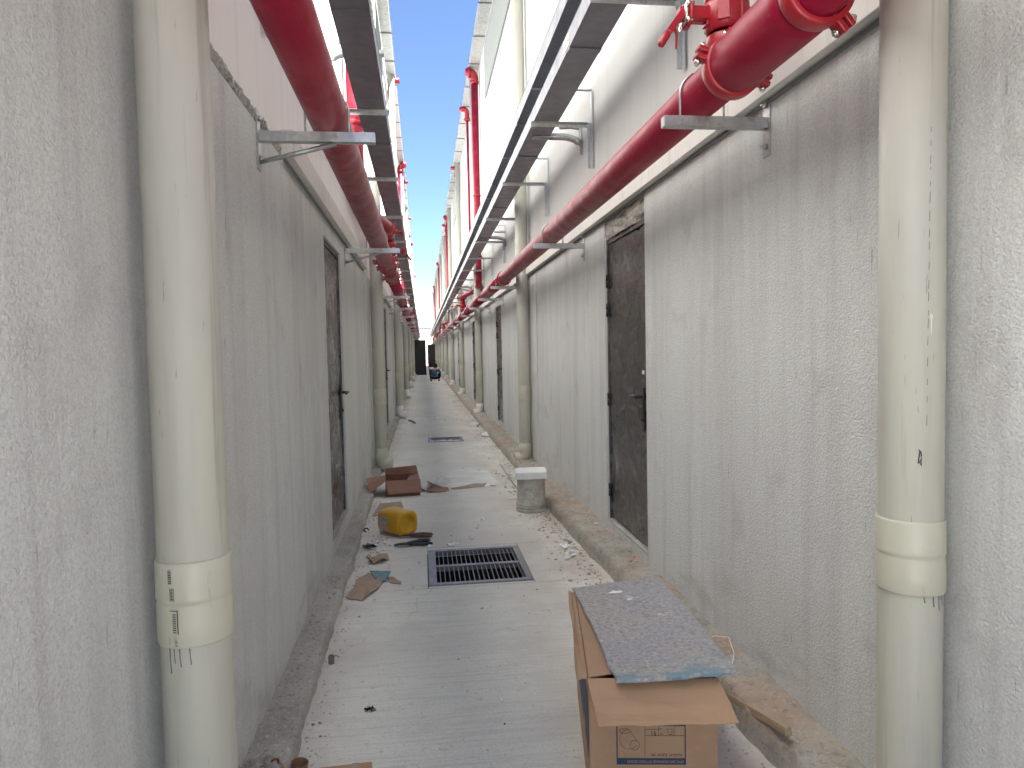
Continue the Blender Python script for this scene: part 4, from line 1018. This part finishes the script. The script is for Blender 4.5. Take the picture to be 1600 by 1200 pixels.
m = MB(); m.box(-.012, .012, -.27, .27, 0, .028); o = m.build('wooden_lath', 'wood', bevel=.002); o.location = (1.215, 2.50, .10); o.rotation_euler = (R(-12), 0, R(1.5)); tag(o, 'pale wooden lath leaning on the right kerb beside the large box', 'lath')
# white styrofoam leftovers behind the carton
m = MB(); blob_box(m, .05, .03, .03, 4, .01, 6); o = m.build('foam_block', 'foam'); o.location = (-.33, 7.98, .15); tag(o, 'small white foam piece showing behind the open carton', 'foam piece')
# hand-held pipe cutters
def cutter(loc, rz, mt, label, spread):
    t = thing('pipe_cutter', label, 'hand tool', loc, rz, 'hand cutters on the alley floor')
    m = MB(); m.prism([(-.13, .004), (-.10, .028), (-.05, .036), (.0, .026), (.012, .0), (-.01, -.02), (-.05, -.012), (-.10, -.004)], .006, .022); m.build('jaw', mt, t, bevel=.003)
    m = MB(); m.prism([(-.128, -.018), (-.09, -.030), (-.03, -.034), (.0, -.020), (-.05, -.016)], .010, .014); m.build('blade', 'galv', t)
    for s_, a_ in ((1, 'a'), (-1, 'b')):
        m = MB(); m.tube([(-.02, s_ * .012, .016), (.03, s_ * (.022 + spread * .3), .018), (.09, s_ * (.030 + spread), .018), (.15, s_ * (.024 + spread), .016), (.165, s_ * (.02 + spread), .014)], [.013, .014, .0145, .013, .007], 10); m.build('grip', mt, t)
cutter((-.12, 5.75, .0), R(-8), 'matt_brown', 'brown hand cutter, farther of the two tools below the yellow jerrycan', .004)
cutter((-.13, 5.50, .0), R(10), 'matt_dark', 'dark grey hand cutter with open grips, nearer of the two tools below the yellow jerrycan', .026)
# mug-like pipe offcut
t = thing('pipe_offcut', 'small grey-brown pipe offcut standing like a cup beside the left kerb', 'pipe offcut', (-.478, 3.45, 0), R(-12))
m = MB(); m.lathe([(.014, 0), (.0145, .036), (.0135, .040), (.012, .0395), (.0115, .004)], 20, capt=True); m.build('barrel', 'mug', t)
m = MB(); m.tube([(.013, 0, .034), (.022, 0, .040), (.032, 0, .037), (.036, 0, .030)], .0028, 8); m.build('hook', 'mug', t)
# orange-brown pipe fitting, rubble and carton corner at the bottom edge
t = thing('pipe_fitting', 'dirty orange-brown pipe socket standing on the floor at the bottom left edge', 'pipe fitting', (-.505, 2.48, .0), 0)
mm = Matrix.Rotation(R(-28), 4, 'Y') @ Matrix.Rotation(R(14), 4, 'X')
m = MB(); m.lathe([(.024, 0), (.026, .01), (.028, .045), (.030, .08), (.031, .092)], 28, mm @ Matrix.Translation((0, 0, .012))); m.lathe([(.031, .092), (.0275, .092)], 28, mm @ Matrix.Translation((0, 0, .012))); m.build('socket', 'terra', t)
m = MB(); m.lathe([(.0275, .0915), (.0262, .05), (.024, .03), (.001, .03)], 28, mm @ Matrix.Translation((0, 0, .012))); m.build('bore', 'terra_in', t)
m = MB(); m.lathe([(.026, 0), (.030, .06)], 20, Matrix.Translation((.028, .035, 0)) @ Matrix.Rotation(R(8), 4, 'Y')); m.build('second_socket', 'terra', t)
rnd = random.Random(5)
for k, (x, y, s_) in enumerate(((-.60, 2.47, .042), (-.555, 2.43, .036), (-.625, 2.40, .04), (-.585, 2.52, .024), (-.54, 2.385, .03), (-.635, 2.50, .02))):
    chunk('mortar_lump', (x, y, .068), s_, s_ * .9, s_ * .62, 'mortar', ['largest lump of the crumbled mortar heap on the left kerb at the bottom edge', 'mortar lump beside the orange-brown socket', 'mortar lump nearest the left wall at the bottom edge', 'smaller mortar lump farthest up the left kerb in the heap', 'mortar lump at the front of the heap', 'smallest mortar lump in the heap, against the wall'][k], 'mortar lump', k * 3.1, 'mortar lumps on the left kerb', rough=.6)
m = MB(); m.box(-.12, .12, -.14, .0, 0, .05); m2 = m.build('flattened_carton', 'card', bevel=.003); m2.location = (-.335, 2.485, .002); m2.rotation_euler = (0, 0, R(3)); tag(m2, 'brown carton cut by the bottom edge of the picture, taped top', 'cardboard box')
m = MB(); m.box(.05, .075, -.1405, .0005, .0502, .0508); o = m.build('tape', 'card_old', m2)
flat('plastic_sheet', [(-.56, 2.38), (-.52, 2.47), (-.47, 2.44), (-.48, 2.36)], 'bag', 'scrap of white plastic between the mortar heap and the cut carton', 'plastic sheet', z=.05, curl=.03, th=.001, seed=1)
# ash spot
m = MB(); rnd = random.Random(9)
for k in range(60):
    a = rnd.uniform(0, 6.28); r_ = abs(rnd.gauss(0, .013)); L_ = rnd.uniform(.004, .012); x, y = r_ * math.cos(a), r_ * math.sin(a); b_ = rnd.uniform(0, 6.28)
    m.tube([(x, y, .002 + rnd.random() * .004), (x + L_ * math.cos(b_), y + L_ * math.sin(b_), .002 + rnd.random() * .008)], rnd.uniform(.0008, .0025), 4)
o = m.build('ash_tuft', 'soot'); o.location = (-.262, 2.965, 0); tag(o, 'small black burnt tuft on the concrete at lower left', 'ash')
# plaster flakes
FL = [(.196, 5.44, .040, .026, .010, 'white flake lying just beyond the left half of the near grate'), (.356, 5.60, .022, .014, .010, 'white crumb beyond the middle of the near grate'), (.022, 5.40, .022, .014, .009, 'white flake at the far left corner of the near grate'),
      (.25, 5.60, .018, .010, .006, 'small flat white crumb beyond the near grate'), (.502, 6.20, .024, .015, .012, 'white flake alone in the middle of the floor before the bucket'), (.671, 8.85, .03, .02, .01, 'small white flake on the floor beyond the bucket, mid alley'),
      (.760, 7.80, .034, .024, .016, 'white lump left of the bucket and beyond it'), (1.02, 4.95, .036, .024, .020, 'round white plaster lump in front of the near right kerb'), (1.03, 5.22, .055, .022, .009, 'long flat white flake behind the round plaster lump'),
      (1.33, 5.42, .030, .026, .010, 'white chip on the right kerb beside the door threshold'), (.16, 3.05, .006, .005, .004, 'tiny white crumb in the near floor centre left'), (.30, 2.95, .008, .006, .004, 'tiny white crumb in the near floor centre right'),
      (-.06, 5.02, .010, .006, .004, 'tiny white crumb left of the near grate'), (.86, 7.05, .05, .008, .003, 'thin white sliver just left of the bucket')]
for k, (x, y, a, b, c, lab) in enumerate(FL):
    chunk('plaster_flake', (x, y, .001 if x < 1.2 else .10), a * 1.15, b * 1.25, c * 1.3, 'flake', lab, 'plaster flake', k * 2.3, 'white plaster flakes on the floor', rz=k, rough=.55)
m = MB(); m.tube([(1.22, 3.02, .16), (1.30, 3.03, .18), (1.34, 2.98, .19), (1.32, 2.88, .16), (1.27, 2.80, .135), (1.24, 2.79, .135)], .0022, 6); tag(m.build('string', 'foam'), 'thin white string curling on the right kerb behind the large box', 'string')
m = MB(); m.tube([(-.33, 15.75, .02), (-.26, 15.5, .02), (-.2, 15.1, .02)], .022, 8); tag(m.build('pipe_offcut', 'mug'), 'dark rod lying on the floor by the third left downpipe', 'rod')
m = MB(); m.tube([(1.06, 14.1, .01), (1.16, 14.6, .02), (1.22, 15.2, .10)], .01, 6); tag(m.build('cable_scrap', 'mug'), 'thin dark cable scrap by the third right downpipe', 'cable')
m = MB(); m.tube([(.985, 7.42, .004), (.995, 9.25, .004)], .004, 5); tag(m.build('rebar_rod', 'mug'), 'thin dark rod lying along the alley floor beyond the bucket', 'rod')
# broken dark shard near the kerb
flat('dark_shard', [(-.50, 5.48), (-.47, 5.60), (-.42, 5.58), (-.39, 5.50), (-.44, 5.44)], 'matt_dark', 'small dark folded shard against the left kerb near the hand cutters', 'shard', curl=.12, seed=11, th=.003)
m = MB(); m.tube([(-.505 + .018 * math.cos(R(a)), 5.95 + .018 * math.sin(R(a)), .03 + .01 * math.sin(R(a))) for a in range(0, 300, 25)], .006, 6); tag(m.build('rubber_ring', 'black'), 'small black rubber ring left of the yellow jerrycan', 'ring')
# grit: uncountable crumbs along both kerbs and over the floor
def grit(name, n, fn, mt, smin, smax, seed):
    rnd = random.Random(seed); m = MB()
    for _ in range(n):
        x, y, z = fn(rnd)
        if any(a - .01 < x < b + .01 and c - .01 < y < d + .01 for a, b, c, d in GR): continue     # nothing hangs over the drain slots
        s_ = rnd.uniform(smin, smax) * (1 + .05 * max(0, y - 4)) * (rnd.random() ** 2 * 1.6 + .4); a = rnd.uniform(0, 6.28); ca, sa = math.cos(a), math.sin(a)
        e = rnd.uniform(.4, 1); h = s_ * rnd.uniform(.2, .6)
        b = [(-s_, -s_ * e), (s_ * rnd.uniform(.5, 1), -s_ * e * rnd.uniform(.4, 1)), (s_ * .8, s_ * e), (-s_ * rnd.uniform(.3, 1), s_ * e * .8)]
        vs = [(x + p * ca - q * sa, y + p * sa + q * ca, z) for p, q in b] + [(x + (p * ca - q * sa) * .6, y + (p * sa + q * ca) * .6, z + h) for p, q in b]
        m.add(vs, [(4, 5, 6, 7), (0, 1, 5, 4), (1, 2, 6, 5), (2, 3, 7, 6), (3, 0, 4, 7)])
    return tag(m.build(name, mt), kind='stuff')
def f_left(r): y = 1.2 + 24 * r.random() ** 1.6; return (-.50 - .01 * min(y, 10) / 2 + abs(r.gauss(0, .07)), y, 0)
def f_right(r): y = 1.2 + 24 * r.random() ** 1.6; return (1.18 - abs(r.gauss(0, .14)), y, 0)
def f_all(r): y = 1.2 + 30 * r.random() ** 1.3; return (r.uniform(-.5, 1.15), y, 0)
def f_lk(r): y = 1.2 + 16 * r.random() ** 1.6; return (r.uniform(-.64, -.56), y, .073)
def f_rk(r): y = 1.2 + 16 * r.random() ** 1.6; return (r.uniform(1.25, 1.38), y, .122)
grit('grit', 2200, f_left, 'chips', .0012, .0058, 1); grit('grit', 4800, f_right, 'chips', .0012, .0062, 2); grit('grit', 1300, f_all, 'soot', .001, .0035, 3)
grit('grit', 700, f_all, 'flake', .001, .004, 4); grit('grit', 1200, f_lk, 'kerb', .002, .008, 5); grit('grit', 1200, f_rk, 'kerb_red', .002, .010, 6)
def f_pr(r): y = 3.6 + 5.0 * r.random(); return (1.16 - abs(r.gauss(0, .11)) - .02 * (y - 4), y, 0)
def f_pl(r): return (-.44 + abs(r.gauss(0, .06)), r.gauss(5.45, .22), 0)
def f_mid(r): return (r.gauss(.75, .25), r.gauss(6.0, .9), 0)
grit('grit', 700, f_pr, 'kerb_red', .002, .012, 11); grit('grit', 160, f_pl, 'kerb', .002, .011, 12); grit('grit', 110, f_pl, 'flake', .0015, .006, 13); grit('grit', 60, f_mid, 'chips', .002, .008, 14)
def f_fl(r): return (r.uniform(-.2, .7), r.gauss(4.9, .6), 0)
grit('grit', 60, f_fl, 'flake', .002, .007, 15)
def f_cl(r): return (r.gauss(.42, .25) % 1.2, r.gauss(16.5, .8), 0)
grit('grit', 400, f_cl, 'chips', .002, .006, 7)

# ================================================================ PERSON squatting far down the alley, seen from behind
def person():
    t = thing('person', 'person in a blue jacket squatting on the alley floor far away, back to the camera', 'person', (.62, 37.5, 0), R(-8))
    def skinned(name, pts, edges, rad, mt, parent, sub=2):
        me = bpy.data.meshes.new(name); me.from_pydata(pts, edges, []); o = bpy.data.objects.new(name, me); col.objects.link(o); o.parent = parent
        md = o.modifiers.new('skin', 'SKIN'); md.use_smooth_shade = True
        for i, r_ in enumerate(rad): me.skin_vertices[0].data[i].radius = (r_, r_) if not isinstance(r_, tuple) else r_
        me.skin_vertices[0].data[0].use_root = True
        s_ = o.modifiers.new('sub', 'SUBSURF'); s_.levels = sub; s_.render_levels = sub; me.materials.append(M[mt]); return o
    # facing +Y (away); pelvis low, knees up, feet flat
    P = [(0, -.10, .24), (0, -.12, .36), (0, -.06, .52), (0, .02, .63), (0, .06, .70), (0, .10, .79), (0, .12, .88),
         (.13, .0, .25), (.24, .26, .42), (.20, .12, .09), (.21, .26, .04),
         (-.13, .0, .25), (-.24, .26, .42), (-.20, .12, .09), (-.21, .26, .04),
         (.19, .03, .60), (.27, .20, .46), (.16, .40, .38), (-.19, .03, .60), (-.27, .20, .46), (-.16, .40, .38)]
    Ed = [(0, 1), (1, 2), (2, 3), (3, 4), (4, 5), (5, 6), (0, 7), (7, 8), (8, 9), (9, 10), (0, 11), (11, 12), (12, 13), (13, 14), (3, 15), (15, 16), (16, 17), (3, 18), (18, 19), (19, 20)]
    rad = [.15, .15, .16, .13, .055, .085, .06, .10, .075, .05, .035, .10, .075, .05, .035, .065, .05, .035, .065, .05, .035]
    body = skinned('body', P, Ed, rad, 'skin', t)
    skinned('jacket', [(0, -.10, .27), (0, -.125, .38), (0, -.06, .53), (0, .02, .64), (.19, .03, .605), (.27, .20, .465), (.19, .35, .39), (-.19, .03, .605), (-.27, .20, .465), (-.19, .35, .39)],
            [(0, 1), (1, 2), (2, 3), (3, 4), (4, 5), (5, 6), (3, 7), (7, 8), (8, 9)], [.155, .16, .165, .13, .08, .065, .05, .08, .065, .05], 'blue_cloth', t)
    skinned('trousers', [(0, -.09, .22), (.14, .0, .245), (.25, .27, .43), (.20, .13, .11), (-.14, .0, .245), (-.25, .27, .43), (-.20, .13, .11)], [(0, 1), (1, 2), (2, 3), (0, 4), (4, 5), (5, 6)], [.16, .115, .09, .065, .115, .09, .065], 'dark_cloth', t)
    h = MB(); h.lathe([(.001, .13), (.06, .12), (.10, .07), (.118, .0), (.11, -.06), (.07, -.10)], 16, Matrix.Translation((.03, .06, .82))); h.build('hair', 'hair', t)
    for s_ in (-1, 1):
        m = MB(); m.tube([(s_ * .20, .06, .035), (s_ * .205, .16, .04), (s_ * .21, .31, .028)], [.042, .045, .03], 10); m.build('shoe', 'black', t)
person()
m = MB(); m.tube([(.42, 39.0, 0), (.30, 39.3, 1.05)], .035, 8); tag(m.build('red_pole', 'red'), 'short red pole leaning left of the squatting person', 'pole')
m = MB(); m.tube([(.62, 39.2, 0), (.82, 39.4, 1.35)], .02, 8); tag(m.build('wooden_pole', 'wood'), 'thin pale pole leaning behind the squatting person', 'pole')
